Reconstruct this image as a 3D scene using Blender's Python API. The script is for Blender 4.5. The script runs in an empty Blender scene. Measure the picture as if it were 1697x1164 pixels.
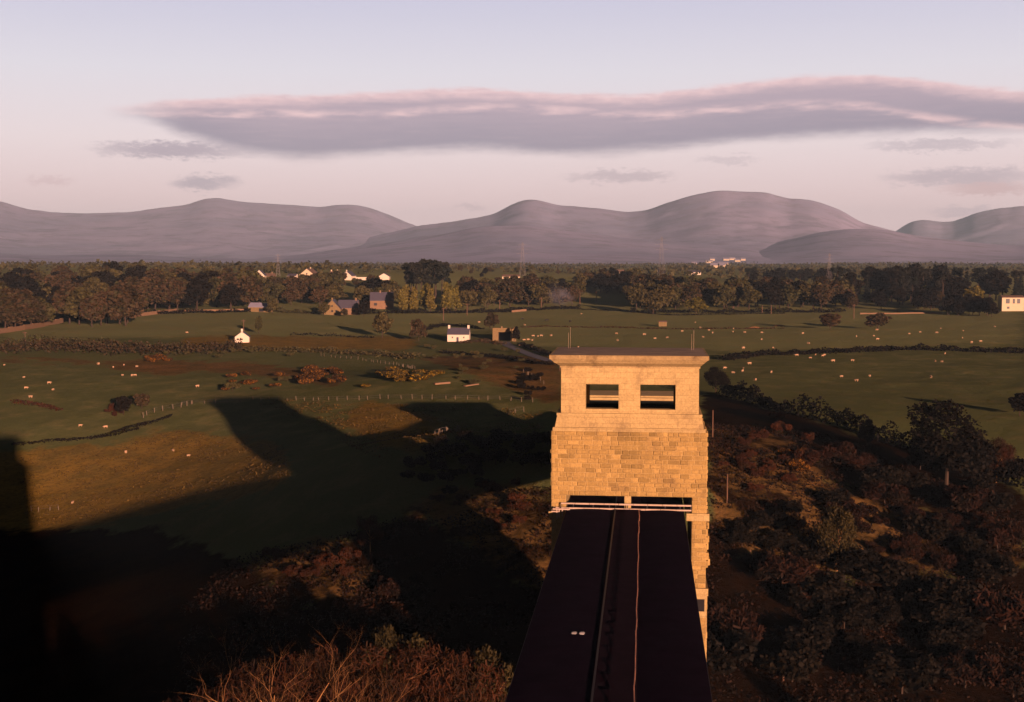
import bpy, math, random
import numpy as np
from mathutils import Vector, Matrix, noise as mnoise

R = math.radians
scene = bpy.context.scene
COL = scene.collection
rng = random.Random(11)
nrng = np.random.default_rng(5)

# ------------------------------------------------------------------ camera, sun, sky, exposure
CAMZ = 70.0
F = 2125.0                    # focal length in photograph pixels (1697 wide)
CX, CY = 848.5, 582.0
HEAD = R(5.96)                # camera looks this far left of the bridge axis (+Y)
PITCH = R(4.09)               # and this far down

cam_d = bpy.data.cameras.new('camera')
cam = bpy.data.objects.new('camera', cam_d)
COL.objects.link(cam)
cam.location = (0, 0, CAMZ)
cam.rotation_euler = (R(90) - PITCH, 0, HEAD)
cam_d.sensor_width = 36.0
cam_d.lens = F / 1697.0 * 36.0
cam_d.clip_start = 0.1
cam_d.clip_end = 40000
scene.camera = cam

SUN_AZ = R(27.8)              # light travels this far left of +Y
SUN_EL = math.atan(0.123)
ldir = Vector((-math.sin(SUN_AZ) * math.cos(SUN_EL), math.cos(SUN_AZ) * math.cos(SUN_EL), -math.sin(SUN_EL)))
sun_d = bpy.data.lights.new('sun', 'SUN')
sun = bpy.data.objects.new('sun', sun_d)
COL.objects.link(sun)
sun.rotation_euler = ldir.to_track_quat('-Z', 'Y').to_euler()
sun_d.energy = 5.0
sun_d.angle = R(0.53)
sun_d.color = (1.0, 0.56, 0.40)

scene.view_settings.view_transform = 'Standard'
scene.view_settings.look = 'None'
scene.view_settings.gamma = 1.0
scene.view_settings.exposure = 1.12
scene.render.engine = 'CYCLES'
scene.cycles.max_bounces = 4
scene.cycles.diffuse_bounces = 2
scene.cycles.glossy_bounces = 2
scene.cycles.volume_bounces = 0
scene.cycles.transparent_max_bounces = 8
scene.cycles.sample_clamp_indirect = 4.0


def ray(px, py):
    """unit direction in the world of a photograph pixel"""
    v = Vector(((px - CX) / F, 1.0, -(py - CY) / F))
    v = Matrix.Rotation(-PITCH, 3, 'X') @ v
    v = Matrix.Rotation(HEAD, 3, 'Z') @ v
    return v.normalized()


def azel(px, py):
    v = ray(px, py)
    return math.degrees(math.atan2(v.x, v.y)), math.degrees(math.asin(v.z))


class Nodes:
    """small helper for writing node trees"""
    def __init__(s, tree):
        s.t = tree
        s.n = tree.nodes
        s.l = tree.links

    def new(s, kind, **kw):
        n = s.n.new(kind)
        for k, v in kw.items():
            setattr(n, k, v)
        return n

    def set(s, sock, v):
        if hasattr(v, 'is_output') or hasattr(v, 'links') and not isinstance(v, (int, float, tuple, list)):
            s.l.new(v, sock)
        else:
            sock.default_value = v

    def math(s, op, a, b=None, c=None, clamp=False):
        n = s.n.new('ShaderNodeMath')
        n.operation = op
        n.use_clamp = clamp
        s.set(n.inputs[0], a)
        if b is not None:
            s.set(n.inputs[1], b)
        if c is not None:
            s.set(n.inputs[2], c)
        return n.outputs[0]

    def smooth(s, v, lo, hi):
        n = s.n.new('ShaderNodeMapRange')
        n.interpolation_type = 'SMOOTHSTEP'
        s.set(n.inputs['Value'], v)
        n.inputs['From Min'].default_value = lo
        n.inputs['From Max'].default_value = hi
        return n.outputs[0]

    def mix(s, f, a, b, kind='MIX'):
        n = s.n.new('ShaderNodeMix')
        n.data_type = 'RGBA'
        n.blend_type = kind
        s.set(n.inputs[0], f)
        for sock, v in ((n.inputs[6], a), (n.inputs[7], b)):
            if isinstance(v, (tuple, list)) and len(v) == 3:
                v = (*v, 1)
            s.set(sock, v)
        return n.outputs[2]

    def noise(s, vec, scale, detail=3, rough=0.55, out=0, dims='3D'):
        n = s.n.new('ShaderNodeTexNoise')
        n.noise_dimensions = dims
        if vec is not None:
            s.l.new(vec, n.inputs['Vector'])
        n.inputs['Scale'].default_value = scale
        n.inputs['Detail'].default_value = detail
        n.inputs['Roughness'].default_value = rough
        return n.outputs[out]

    def ramp(s, v, stops):
        n = s.n.new('ShaderNodeValToRGB')
        s.set(n.inputs[0], v)
        e = n.color_ramp.elements
        while len(e) < len(stops):
            e.new(0.5)
        for i, (p, c) in enumerate(stops):
            e[i].position = p
            e[i].color = (*c, 1)
        return n.outputs[0]

    def comb(s, x, y, z=0.0):
        n = s.n.new('ShaderNodeCombineXYZ')
        for i, v in enumerate((x, y, z)):
            s.set(n.inputs[i], v)
        return n.outputs[0]


# ---- the sky: Nishita light, a pink evening glow low in the sky and the cloud bank, all by direction
world = bpy.data.worlds.new('World')
scene.world = world
world.use_nodes = True
world.node_tree.nodes.clear()
W = Nodes(world.node_tree)
tc = W.new('ShaderNodeTexCoord')
sep = W.new('ShaderNodeSeparateXYZ')
W.l.new(tc.outputs['Generated'], sep.inputs[0])
az = W.math('MULTIPLY', W.math('ARCTAN2', sep.outputs[0], sep.outputs[1]), 180 / math.pi)
el = W.math('MULTIPLY', W.math('ARCSINE', sep.outputs[2]), 180 / math.pi)
sky = W.new('ShaderNodeTexSky', sky_type='NISHITA')
sky.sun_disc = False
sky.sun_elevation = SUN_EL
sky.sun_rotation = math.pi - SUN_AZ
sky.air_density = 1.0
sky.dust_density = 1.0

AZ0, AZW, ELW = -32.0, 56.0, 14.0
t_az = W.math('DIVIDE', W.math('SUBTRACT', az, AZ0), AZW)


def sky_curve(pts):
    n = W.new('ShaderNodeFloatCurve')
    c = n.mapping.curves[0]
    q = []
    for px, py in pts:
        a, e = azel(px, py)
        q.append(((a - AZ0) / AZW, e / ELW))
    c.points[0].location = q[0]
    c.points[1].location = q[1]
    for p in q[2:]:
        c.points.new(*p)
    n.mapping.extend = 'HORIZONTAL'
    n.mapping.update()
    W.l.new(t_az, n.inputs['Value'])
    return W.math('MULTIPLY', n.outputs[0], ELW)


wv = W.comb(W.math('MULTIPLY', az, 0.35), W.math('MULTIPLY', el, 1.6))
wv_f = W.comb(W.math('MULTIPLY', az, 1.3), W.math('MULTIPLY', el, 3.5))
n1 = W.math('SUBTRACT', W.noise(wv, 1.0, 5, 0.6), 0.5)
n2 = W.math('SUBTRACT', W.noise(wv_f, 1.0, 5, 0.65), 0.5)
n3 = W.math('SUBTRACT', W.noise(W.comb(W.math('MULTIPLY', az, 0.45), W.math('MULTIPLY', el, 7.0)), 1.0, 6, 0.62), 0.5)
n4 = W.math('SUBTRACT', W.noise(W.comb(W.math('MULTIPLY', az, 3.2), W.math('MULTIPLY', el, 9.0)), 1.0, 5, 0.65), 0.5)
el_w = W.math('ADD', el, W.math('ADD', W.math('MULTIPLY', n1, 0.40), W.math('ADD', W.math('MULTIPLY', n2, 0.22), W.math('ADD', W.math('MULTIPLY', n3, 0.20), W.math('MULTIPLY', n4, 0.13)))))

top = sky_curve([(150, 174), (240, 168), (330, 161), (500, 155), (640, 150), (760, 144), (930, 152), (1050, 155), (1200, 138),
                 (1330, 124), (1420, 121), (1510, 127), (1600, 140), (1720, 148)])
bot = sky_curve([(150, 190), (240, 204), (300, 226), (380, 248), (480, 265), (600, 260), (780, 252), (960, 260), (1100, 250),
                 (1250, 236), (1400, 228), (1560, 222), (1720, 220)])
mid = sky_curve([(300, 190), (420, 186), (600, 190), (800, 177), (930, 181), (1050, 190), (1200, 181), (1320, 173), (1420, 175),
                 (1510, 190), (1720, 215)])
d_top = W.math('SUBTRACT', top, el_w)
d_bot = W.math('SUBTRACT', el_w, bot)
fade_l = W.smooth(az, azel(165, 190)[0], azel(330, 190)[0])
fade_l = W.math('POWER', fade_l, 0.5)
m_main = W.math('MULTIPLY', W.math('MULTIPLY', W.smooth(d_top, -0.05, 0.22), W.smooth(d_bot, -0.22, 0.50)), fade_l)
rim = W.math('MULTIPLY', W.smooth(d_top, 0.75, 0.05), W.math('ADD', 0.75, W.math('MULTIPLY', n2, 0.8)))
dm = W.math('ABSOLUTE', W.math('SUBTRACT', el_w, mid))
line = W.math('MULTIPLY', W.smooth(dm, 0.30, 0.0), W.smooth(n1, -0.18, 0.16))
line = W.math('MULTIPLY', line, 0.8)
pink = W.math('MAXIMUM', rim, line, clamp=True)


def puff(px, py, wpx, hpx, edge=1.0):
    """a soft cloud scrap round a direction"""
    a, e = azel(px, py)
    dx = W.math('DIVIDE', W.math('SUBTRACT', W.math('ADD', az, W.math('MULTIPLY', n1, 2.6)), a), wpx / F * 57.3)
    dy = W.math('DIVIDE', W.math('SUBTRACT', W.math('ADD', el, W.math('ADD', W.math('MULTIPLY', n2, 1.0), W.math('MULTIPLY', n4, 0.7))), e), hpx / F * 57.3)
    r2 = W.math('ADD', W.math('MULTIPLY', dx, dx), W.math('MULTIPLY', dy, dy))
    return W.smooth(r2, 1.0, 1.0 - edge)


# clear sky colours against height (before exposure)
clear = W.ramp(W.math('DIVIDE', el, 30.0, clamp=True), [
    (0.00, (0.42, 0.295, 0.295)), (0.09, (0.425, 0.315, 0.315)), (0.17, (0.42, 0.350, 0.355)),
    (0.27, (0.365, 0.342, 0.370)), (0.38, (0.285, 0.275, 0.340)), (0.47, (0.05, 0.055, 0.09)), (0.8, (0.006, 0.008, 0.014)), (1.0, (0.003, 0.004, 0.008))])
body = W.mix(W.smooth(d_bot, 0.2, 2.2), (0.145, 0.120, 0.155), (0.215, 0.160, 0.190))
body = W.mix(W.smooth(n3, 0.0, 0.5), body, (0.245, 0.183, 0.208))
body = W.mix(W.smooth(n3, -0.02, -0.45), body, (0.132, 0.110, 0.150))
body = W.mix(W.math('MULTIPLY', pink, 0.9), body, (0.50, 0.325, 0.315))
c = W.mix(W.math('MULTIPLY', m_main, 0.93), clear, body)
for px, py, w_, h_, amt, colr in [
        (290, 249, 150, 17, 0.85, (0.200, 0.160, 0.190)), (335, 304, 60, 17, 0.75, (0.195, 0.160, 0.190)),
        (1030, 292, 110, 13, 0.55, (0.215, 0.168, 0.190)), (80, 300, 55, 9, 0.4, (0.30, 0.19, 0.20)),
        (1560, 240, 130, 11, 0.5, (0.20, 0.165, 0.195)), (1600, 293, 150, 18, 0.6, (0.195, 0.16, 0.19)),
        (1640, 313, 95, 13, 0.75, (0.32, 0.205, 0.205)), (1600, 350, 70, 9, 0.4, (0.21, 0.17, 0.2)),
        (775, 343, 34, 7, 0.4, (0.24, 0.18, 0.2)), (1200, 265, 60, 8, 0.35, (0.23, 0.185, 0.21))]:
    c = W.mix(W.math('MULTIPLY', puff(px, py, w_, h_), amt), c, colr)
# away from the view the glow falls off towards the side
az_off = W.math('ABSOLUTE', W.math('ADD', az, 6.0))
glow = W.math('SUBTRACT', 1.0, W.math('MULTIPLY', W.smooth(az_off, 28.0, 75.0), 0.93))
bg1 = W.new('ShaderNodeBackground')
W.l.new(c, bg1.inputs[0])
W.l.new(W.math('MULTIPLY', glow, 1.0), bg1.inputs[1])
bg2 = W.new('ShaderNodeBackground')
W.l.new(W.mix(1.0, sky.outputs[0], (0.07, 0.07, 0.10), 'MULTIPLY'), bg2.inputs[0])
bg2.inputs[1].default_value = 0.05
# below the horizon: dark land
add = W.new('ShaderNodeAddShader')
W.l.new(bg1.outputs[0], add.inputs[0])
W.l.new(bg2.outputs[0], add.inputs[1])
wo = W.new('ShaderNodeOutputWorld')
W.l.new(add.outputs[0], wo.inputs[0])


# ------------------------------------------------------------------ the lie of the land
CTRL = [  # x, y, height above the strait
    (-420, 120, -3), (-200, 128, -3), (-60, 126, -3), (0, 122, -3), (60, 122, -3), (200, 118, -3), (420, 110, -3),
    (-300, 160, 3), (-120, 160, 5), (-45, 158, 9), (0, 150, 7), (50, 150, 8), (110, 150, 12), (220, 150, 16), (400, 150, 18),
    (-68, 212, 17.5), (-53, 214, 20.5), (-40, 230, 25), (-26, 228, 28), (-75, 265, 26), (-51, 250, 32.8), (-62, 268, 29.5), (-17, 240, 34), (-42, 290, 29.4), (-66, 300, 28.3), (-18, 292, 32.6), (-14, 325, 34.5),
    (0, 190, 19), (0, 232, 34.5), (20, 250, 34), (45, 200, 19), (60, 260, 29), (96, 300, 32), (100, 215, 24), (160, 230, 29), (260, 240, 30),
    (420, 260, 31),
    (-140, 285, 12), (-150, 240, 6.5), (-105, 225, 7), (-220, 240, 7), (-95, 195, 6), (-85, 240, 15), (-350, 260, 10), (-350, 380, 26),
    (-120, 373, 28.6), (-165, 340, 23), (-200, 400, 29), (-60, 332, 31.8), (-57, 395, 36), (-20, 360, 33.5), (-90, 450, 32),
    (-180, 520, 34), (-330, 500, 34), (40, 350, 33), (110, 380, 33), (220, 380, 33), (400, 400, 33),
    (-700, 650, 40), (-400, 650, 36.5), (-150, 600, 35.5), (100, 600, 35), (400, 600, 34.5), (800, 600, 36), (0, 480, 34),
    (-900, 880, 48), (-400, 850, 40), (-100, 850, 37), (200, 850, 36), (600, 850, 36), (1000, 850, 38),
    (-1100, 1250, 60), (-500, 1200, 56), (-200, 1180, 54.5), (150, 1250, 46), (600, 1300, 47), (1300, 1300, 50),
    (-1500, 2200, 60), (-400, 2100, 54), (300, 2100, 51), (1500, 2200, 54), (0, 3600, 54), (-2500, 3600, 60), (2500, 3600, 56)]
_P = np.array([(a, b) for a, b, _ in CTRL], float) / 100.0
_Z = np.array([z for _, _, z in CTRL], float)


def _warp(P):
    """compress far distances so that the spline stays calm there"""
    P = np.array(P, float)
    r = np.hypot(P[..., 0], P[..., 1]) + 1e-9
    k = np.where(r > 4, (4 + 4 * np.log(r / 4)) / r, 1.0)
    return P * k[..., None]


_Pw = _warp(_P)


def _u(r2):
    return np.where(r2 > 1e-12, 0.5 * r2 * np.log(np.maximum(r2, 1e-12)), 0.0)


_n = len(_Pw)
_K = _u(((_Pw[:, None] - _Pw[None]) ** 2).sum(-1)) + np.eye(_n) * 0.006
_A = np.zeros((_n + 3, _n + 3))
_A[:_n, :_n] = _K
_A[:_n, _n] = 1
_A[:_n, _n + 1:] = _Pw
_A[_n, :_n] = 1
_A[_n + 1:, :_n] = _Pw.T
_W = np.linalg.solve(_A, np.concatenate([_Z, np.zeros(3)]))


def vnoise(x, y, seed=0):
    """smooth value noise on numpy arrays, about -1..1"""
    xi, yi = np.floor(x).astype(np.int64), np.floor(y).astype(np.int64)
    fx, fy = x - xi, y - yi
    fx, fy = fx * fx * (3 - 2 * fx), fy * fy * (3 - 2 * fy)

    def h(i, j):
        v = (i * 374761393 + j * 668265263 + seed * 1442695041) & 0xFFFFFFFF
        v = ((v ^ (v >> 13)) * 1274126177) & 0xFFFFFFFF
        return ((v ^ (v >> 16)) & 0xFFFF) / 32767.5 - 1.0
    a, b = h(xi, yi), h(xi + 1, yi)
    c_, d = h(xi, yi + 1), h(xi + 1, yi + 1)
    return (a * (1 - fx) + b * fx) * (1 - fy) + (c_ * (1 - fx) + d * fx) * fy


def fbm(x, y, octaves=4, seed=0):
    s, a, t = 0, 1.0, 0
    for o in range(octaves):
        s = s + a * vnoise(x * 2 ** o, y * 2 ** o, seed + o)
        t += a
        a *= 0.5
    return s / t


def T(x, y):
    x = np.asarray(x, float)
    y = np.asarray(y, float)
    sh = x.shape
    P = _warp(np.stack([x.ravel() / 100, y.ravel() / 100], -1))
    out = np.empty(len(P))
    for i in range(0, len(P), 20000):
        q = P[i:i + 20000]
        out[i:i + 20000] = _u(((q[:, None] - _Pw[None]) ** 2).sum(-1)) @ _W[:_n] + _W[_n] + q @ _W[_n + 1:]
    z = out.reshape(sh)
    r = np.hypot(x, y)
    far = np.clip((r - 2200) / 1400, 0, 1)
    far = far * far * (3 - 2 * far)
    z = z * (1 - far) + 54 * far
    near = np.clip((r - 150) / 80, 0, 1)
    z = z + near * (fbm(x / 26, y / 26, 3, 3) * 0.55 + fbm(x / 6, y / 6, 2, 9) * 0.14)
    z = z + np.clip((r - 500) / 800, 0, 1) * fbm(x / 240, y / 240, 3, 21) * 3.0
    return np.maximum(z, -3.2)


def T1(x, y):
    return float(T(np.array([x]), np.array([y]))[0])


_TS = np.concatenate([np.arange(120, 1200, 1.0), np.arange(1200, 9000, 8.0)])


def ground(px, py):
    """the point of the land a photograph pixel looks at"""
    v = ray(px, py)
    x, y, z = v.x * _TS, v.y * _TS, CAMZ + v.z * _TS
    below = np.nonzero(z <= T(x, y))[0]
    k = below[0] if len(below) else len(_TS) - 1
    x0, y0 = float(x[k]), float(y[k])
    return Vector((x0, y0, T1(x0, y0)))


def at_dist(px, d):
    """land point in the direction of a pixel column, d metres away"""
    v = ray(px, 430)
    s = d / math.hypot(v.x, v.y)
    return Vector((v.x * s, v.y * s, T1(v.x * s, v.y * s)))


def project(x, y, z):
    """world points to photograph pixels (numpy)"""
    ch, sh_ = math.cos(HEAD), math.sin(HEAD)
    cp, sp = math.cos(PITCH), math.sin(PITCH)
    dx, dy, dz = x, y, z - CAMZ
    a = ch * dx + sh_ * dy
    b = -sh_ * dx + ch * dy
    fwd = b * cp - dz * sp
    up = b * sp + dz * cp
    fwd = np.maximum(fwd, 1e-3)
    return CX + F * a / fwd, CY - F * up / fwd


def inside(px, py, poly):
    res = np.zeros(px.shape, bool)
    n = len(poly)
    for i in range(n):
        x0, y0 = poly[i]
        x1, y1 = poly[(i + 1) % n]
        if y0 == y1:
            continue
        cnd = ((y0 > py) != (y1 > py)) & (px < (x1 - x0) * (py - y0) / (y1 - y0) + x0)
        res ^= cnd
    return res


# ------------------------------------------------------------------ building helpers
def link(o, parent=None):
    COL.objects.link(o)
    if parent is not None:
        o.parent = parent
    return o


def empty(name, label, cat, loc=(0, 0, 0), rz=0.0, group=None):
    o = bpy.data.objects.new(name, None)
    o.empty_display_size = 0.5
    o.location = loc
    o.rotation_euler = (0, 0, rz)
    return tag(link(o), label, cat, group)


def tag(o, label=None, cat=None, group=None, kind=None):
    if label:
        o['label'] = label
    if cat:
        o['category'] = cat
    if group:
        o['group'] = group
    if kind:
        o['kind'] = kind
    return o


def copy_tree(o, parent=None):
    c_ = o.copy()
    COL.objects.link(c_)
    c_.parent = parent
    for ch in CHILD.get(o, list(o.children)):
        copy_tree(ch, c_)
    return c_


CHILD = {}


class MB:
    """collects faces for ONE mesh object"""
    def __init__(s):
        s.v, s.f, s.t = [], [], []

    def add(s, vs, fs, tint=0.5):
        b = len(s.v)
        s.v += [tuple(p) for p in vs]
        for f in fs:
            s.f.append(tuple(i + b for i in f))
            s.t.append(tint)
        return s

    def box(s, x0, x1, y0, y1, z0, z1, tint=0.5, skip=''):
        vs = [(x, y, z) for z in (z0, z1) for y in (y0, y1) for x in (x0, x1)]
        fs = {'b': (0, 2, 3, 1), 't': (4, 5, 7, 6), 'f': (0, 1, 5, 4), 'k': (2, 6, 7, 3), 'l': (0, 4, 6, 2), 'r': (1, 3, 7, 5)}
        return s.add(vs, [q for k, q in fs.items() if k not in skip], tint)

    def taper(s, x0, x1, y0, y1, z0, X0, X1, Y0, Y1, z1, tint=0.5):
        vs = [(x0, y0, z0), (x1, y0, z0), (x0, y1, z0), (x1, y1, z0), (X0, Y0, z1), (X1, Y0, z1), (X0, Y1, z1), (X1, Y1, z1)]
        return s.add(vs, [(0, 2, 3, 1), (4, 5, 7, 6), (0, 1, 5, 4), (2, 6, 7, 3), (0, 4, 6, 2), (1, 3, 7, 5)], tint)

    def tube(s, pts, rad, n=5, cap=True, tint=0.5):
        pts = [Vector(p) for p in pts]
        rad = rad if isinstance(rad, (list, tuple)) else [rad] * len(pts)
        b = len(s.v)
        for i, p in enumerate(pts):
            d = (pts[min(i + 1, len(pts) - 1)] - pts[max(i - 1, 0)])
            d = d.normalized() if d.length > 1e-9 else Vector((0, 0, 1))
            a = d.orthogonal().normalized()
            c_ = d.cross(a)
            for k in range(n):
                w = 2 * math.pi * k / n
                s.v.append(tuple(p + (a * math.cos(w) + c_ * math.sin(w)) * rad[i]))
        for i in range(len(pts) - 1):
            for k in range(n):
                s.f.append((b + i * n + k, b + i * n + (k + 1) % n, b + (i + 1) * n + (k + 1) % n, b + (i + 1) * n + k))
                s.t.append(tint)
        if cap:
            s.f.append(tuple(b + k for k in reversed(range(n))))
            s.t.append(tint)
            s.f.append(tuple(b + (len(pts) - 1) * n + k for k in range(n)))
            s.t.append(tint)
        return s

    def build(s, name, mat, parent=None, smooth=False, fix=False):
        me = bpy.data.meshes.new(name)
        me.from_pydata(s.v, [], s.f)
        if fix:
            import bmesh
            bm = bmesh.new()
            bm.from_mesh(me)
            bmesh.ops.recalc_face_normals(bm, faces=bm.faces)
            bm.to_mesh(me)
            bm.free()
        at = me.attributes.new('tint', 'FLOAT', 'FACE')
        at.data.foreach_set('value', np.array(s.t, np.float32))
        me.materials.append(mat)
        if smooth:
            me.polygons.foreach_set('use_smooth', [True] * len(me.polygons))
        me.update()
        o = bpy.data.objects.new(name, me)
        return link(o, parent)


def np_mesh(name, verts, quads, mat, parent=None, attr=None, smooth=False):
    me = bpy.data.meshes.new(name)
    nv, nf = len(verts), len(quads)
    me.vertices.add(nv)
    me.vertices.foreach_set('co', np.asarray(verts, np.float32).ravel())
    me.loops.add(nf * 4)
    me.loops.foreach_set('vertex_index', np.asarray(quads, np.int32).ravel())
    me.polygons.add(nf)
    me.polygons.foreach_set('loop_start', np.arange(0, nf * 4, 4, dtype=np.int32))
    me.update(calc_edges=True)
    if attr is not None:
        for nm, val in attr.items():
            if val.ndim == 1:
                a = me.attributes.new(nm, 'FLOAT', 'POINT' if len(val) == nv else 'FACE')
                a.data.foreach_set('value', val.astype(np.float32))
            else:
                a = me.attributes.new(nm, 'FLOAT_COLOR', 'POINT')
                a.data.foreach_set('color', val.astype(np.float32).ravel())
    if smooth:
        me.polygons.foreach_set('use_smooth', np.ones(nf, bool))
    me.materials.append(mat)
    me.update()
    return link(bpy.data.objects.new(name, me), parent)


# ------------------------------------------------------------------ materials
def new_mat(name):
    m = bpy.data.materials.new(name)
    m.use_nodes = True
    N = Nodes(m.node_tree)
    b = N.n['Principled BSDF']
    b.inputs['Roughness'].default_value = 0.9
    b.inputs['Specular IOR Level'].default_value = 0.15
    return m, N, b


def plain(name, colr, rough=0.85, var=0.25, scale=1.5, spec=0.2):
    m, N, b = new_mat(name)
    t = N.new('ShaderNodeTexCoord')
    n = N.noise(t.outputs['Object'], scale, 5, 0.65)
    N.l.new(N.mix(n, tuple(c_ * (1 - var) for c_ in colr), tuple(c_ * (1 + var) for c_ in colr)), b.inputs['Base Color'])
    b.inputs['Roughness'].default_value = rough
    b.inputs['Specular IOR Level'].default_value = spec
    return m


def stone_mat(name, lo, hi, dark, block=False, stain=0.45):
    """warm limestone; every block carries a tint of its own, with weather stains and fine grain"""
    m, N, b = new_mat(name)
    t = N.new('ShaderNodeTexCoord')
    a = N.new('ShaderNodeAttribute', attribute_name='tint')
    o = t.outputs['Object']
    c_ = N.mix(a.outputs['Fac'], lo, hi)
    n_big = N.noise(o, 0.35, 5, 0.6)
    n_fine = N.noise(o, 5.0, 6, 0.7)
    mp = N.new('ShaderNodeMapping')
    mp.inputs['Scale'].default_value = (1.6, 1.6, 0.18)
    N.l.new(o, mp.inputs[0])
    streak = N.noise(mp.outputs[0], 1.0, 4, 0.6)
    c_ = N.mix(N.math('MULTIPLY', N.smooth(n_big, 0.5, 0.75), stain), c_, dark)
    c_ = N.mix(N.math('MULTIPLY', N.smooth(streak, 0.56, 0.74), 0.35), c_, dark)
    c_ = N.mix(N.math('MULTIPLY', N.smooth(streak, 0.42, 0.27), 0.4), c_, tuple(min(1, v * 1.25) for v in hi))
    c_ = N.mix(0.6, c_, N.mix(n_fine, (0.0, 0.0, 0.0), (1.0, 1.0, 1.0)), 'OVERLAY')
    if not block:   # ashlar joints on the dressed parts
        sp = N.new('ShaderNodeSeparateXYZ')
        N.l.new(o, sp.inputs[0])
        br = N.new('ShaderNodeTexBrick')
        N.l.new(N.comb(N.math('ADD', sp.outputs[0], sp.outputs[1]), sp.outputs[2]), br.inputs['Vector'])
        br.inputs['Scale'].default_value = 1.0
        br.inputs['Brick Width'].default_value = 1.5
        br.inputs['Row Height'].default_value = 0.62
        br.inputs['Mortar Size'].default_value = 0.018
        br.inputs['Color1'].default_value = (1, 1, 1, 1)
        br.inputs['Color2'].default_value = (0.84, 0.84, 0.84, 1)
        br.inputs['Mortar'].default_value = (0.6, 0.55, 0.5, 1)
        c_ = N.mix(0.8, c_, br.outputs['Color'], 'MULTIPLY')
    N.l.new(c_, b.inputs['Base Color'])
    bp = N.new('ShaderNodeBump')
    bp.inputs['Strength'].default_value = 0.5
    bp.inputs['Distance'].default_value = 0.12 if block else 0.04
    N.l.new(N.noise(o, 2.6, 6, 0.65), bp.inputs['Height'])
    N.l.new(bp.outputs[0], b.inputs['Normal'])
    return m


def leaf_mat(name, c1, c2, c3=None, by_clump=False):
    """foliage: each tree its own shade between c1 and c2, leaf clumps varied by a slow noise"""
    m, N, b = new_mat(name)
    oi = N.new('ShaderNodeObjectInfo')
    t = N.new('ShaderNodeTexCoord')
    a = N.new('ShaderNodeAttribute', attribute_name='tint')
    c_ = N.mix(oi.outputs['Random'], c1, c2)
    if c3:
        f = N.smooth(a.outputs['Fac'], 0.66, 0.95) if by_clump else N.smooth(N.noise(t.outputs['Object'], 0.5, 3), 0.45, 0.65)
        c_ = N.mix(f, c_, c3)
    k = N.math('MULTIPLY_ADD', a.outputs['Fac'], 0.9, 0.55)
    cc = N.new('ShaderNodeCombineColor')
    for i in range(3):
        N.l.new(k, cc.inputs[i])
    c_ = N.mix(1.0, c_, cc.outputs[0], 'MULTIPLY')
    N.l.new(c_, b.inputs['Base Color'])
    b.inputs['Roughness'].default_value = 0.75
    b.inputs['Specular IOR Level'].default_value = 0.1
    return m


M = {}
M['stone'] = stone_mat('dressed_limestone', (0.29, 0.205, 0.085), (0.375, 0.27, 0.115), (0.13, 0.08, 0.045))
M['cornice'] = stone_mat('stained_cornice_stone', (0.20, 0.135, 0.06), (0.36, 0.26, 0.115), (0.07, 0.04, 0.02), stain=0.95)
M['blocks'] = stone_mat('rock_faced_limestone', (0.150, 0.097, 0.031), (0.335, 0.215, 0.070), (0.09, 0.055, 0.03), block=True)
M['felt'] = plain('tarred_roof', (0.010, 0.006, 0.012), 1.0, 0.5, 0.6, 0.0)
M['felt_dark'] = plain('tarred_walkway', (0.016, 0.009, 0.014), 1.0, 0.4, 0.8, 0.0)
M['iron'] = plain('dark_iron', (0.02, 0.016, 0.02), 0.6, 0.3, 1.0)
M['void'] = plain('dark_interior', (0.012, 0.010, 0.010), 0.9)
M['rail'] = plain('pale_painted_rail', (0.34, 0.25, 0.19), 0.6, 0.4, 2.5)
M['grey_rail'] = plain('weathered_grey_steel', (0.22, 0.20, 0.20), 0.6, 0.3, 2.0)
M['lead'] = plain('lead_sheet', (0.20, 0.145, 0.10), 0.9, 0.6, 0.5)
M['cable'] = plain('rusty_cable', (0.30, 0.14, 0.09), 0.7, 0.6, 3.0)
M['white'] = plain('white_wall', (0.50, 0.42, 0.33), 0.85, 0.1, 1.0)
M['cream'] = plain('cream_wall', (0.45, 0.36, 0.24), 0.85, 0.15, 1.0)
M['ochre'] = plain('yellow_stone_wall', (0.15, 0.10, 0.045), 0.9, 0.55, 1.6)
M['brown_wall'] = plain('brown_stone_wall', (0.16, 0.095, 0.055), 0.9, 0.35, 1.2)
M['slate'] = plain('slate_roof', (0.055, 0.05, 0.07), 0.6, 0.25, 2.0)
M['slate_blue'] = plain('blue_grey_roof', (0.20, 0.19, 0.25), 0.55, 0.2, 1.0)
M['tile'] = plain('brown_tile_roof', (0.12, 0.075, 0.055), 0.8, 0.3, 2.0)
M['glass'] = plain('window_glass', (0.02, 0.02, 0.025), 0.2, 0.1, 1.0, 0.5)
M['wood'] = plain('pole_wood', (0.10, 0.055, 0.035), 0.9, 0.3, 2.0)
M['post'] = plain('grey_fence_post', (0.12, 0.09, 0.06), 0.9, 0.3, 2.0)
M['bark'] = plain('bark', (0.040, 0.026, 0.018), 0.95, 0.4, 1.5)
M['pale_bark'] = plain('pale_bark', (0.27, 0.135, 0.05), 0.9, 0.35, 1.5)
M['wool'] = plain('wool', (0.33, 0.21, 0.12), 0.95, 0.15, 5.0)
M['hide'] = plain('black_hide', (0.015, 0.012, 0.011), 0.8)
M['steel'] = plain('galvanised_steel', (0.20, 0.18, 0.19), 0.7)
M['oak'] = leaf_mat('brown_spring_oak', (0.028, 0.019, 0.009), (0.050, 0.029, 0.015), (0.022, 0.021, 0.008))
M['olive'] = leaf_mat('olive_foliage', (0.032, 0.032, 0.011), (0.056, 0.046, 0.016), (0.024, 0.018, 0.008))
M['bright'] = leaf_mat('yellow_green_foliage', (0.070, 0.062, 0.011), (0.090, 0.070, 0.016))
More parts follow.
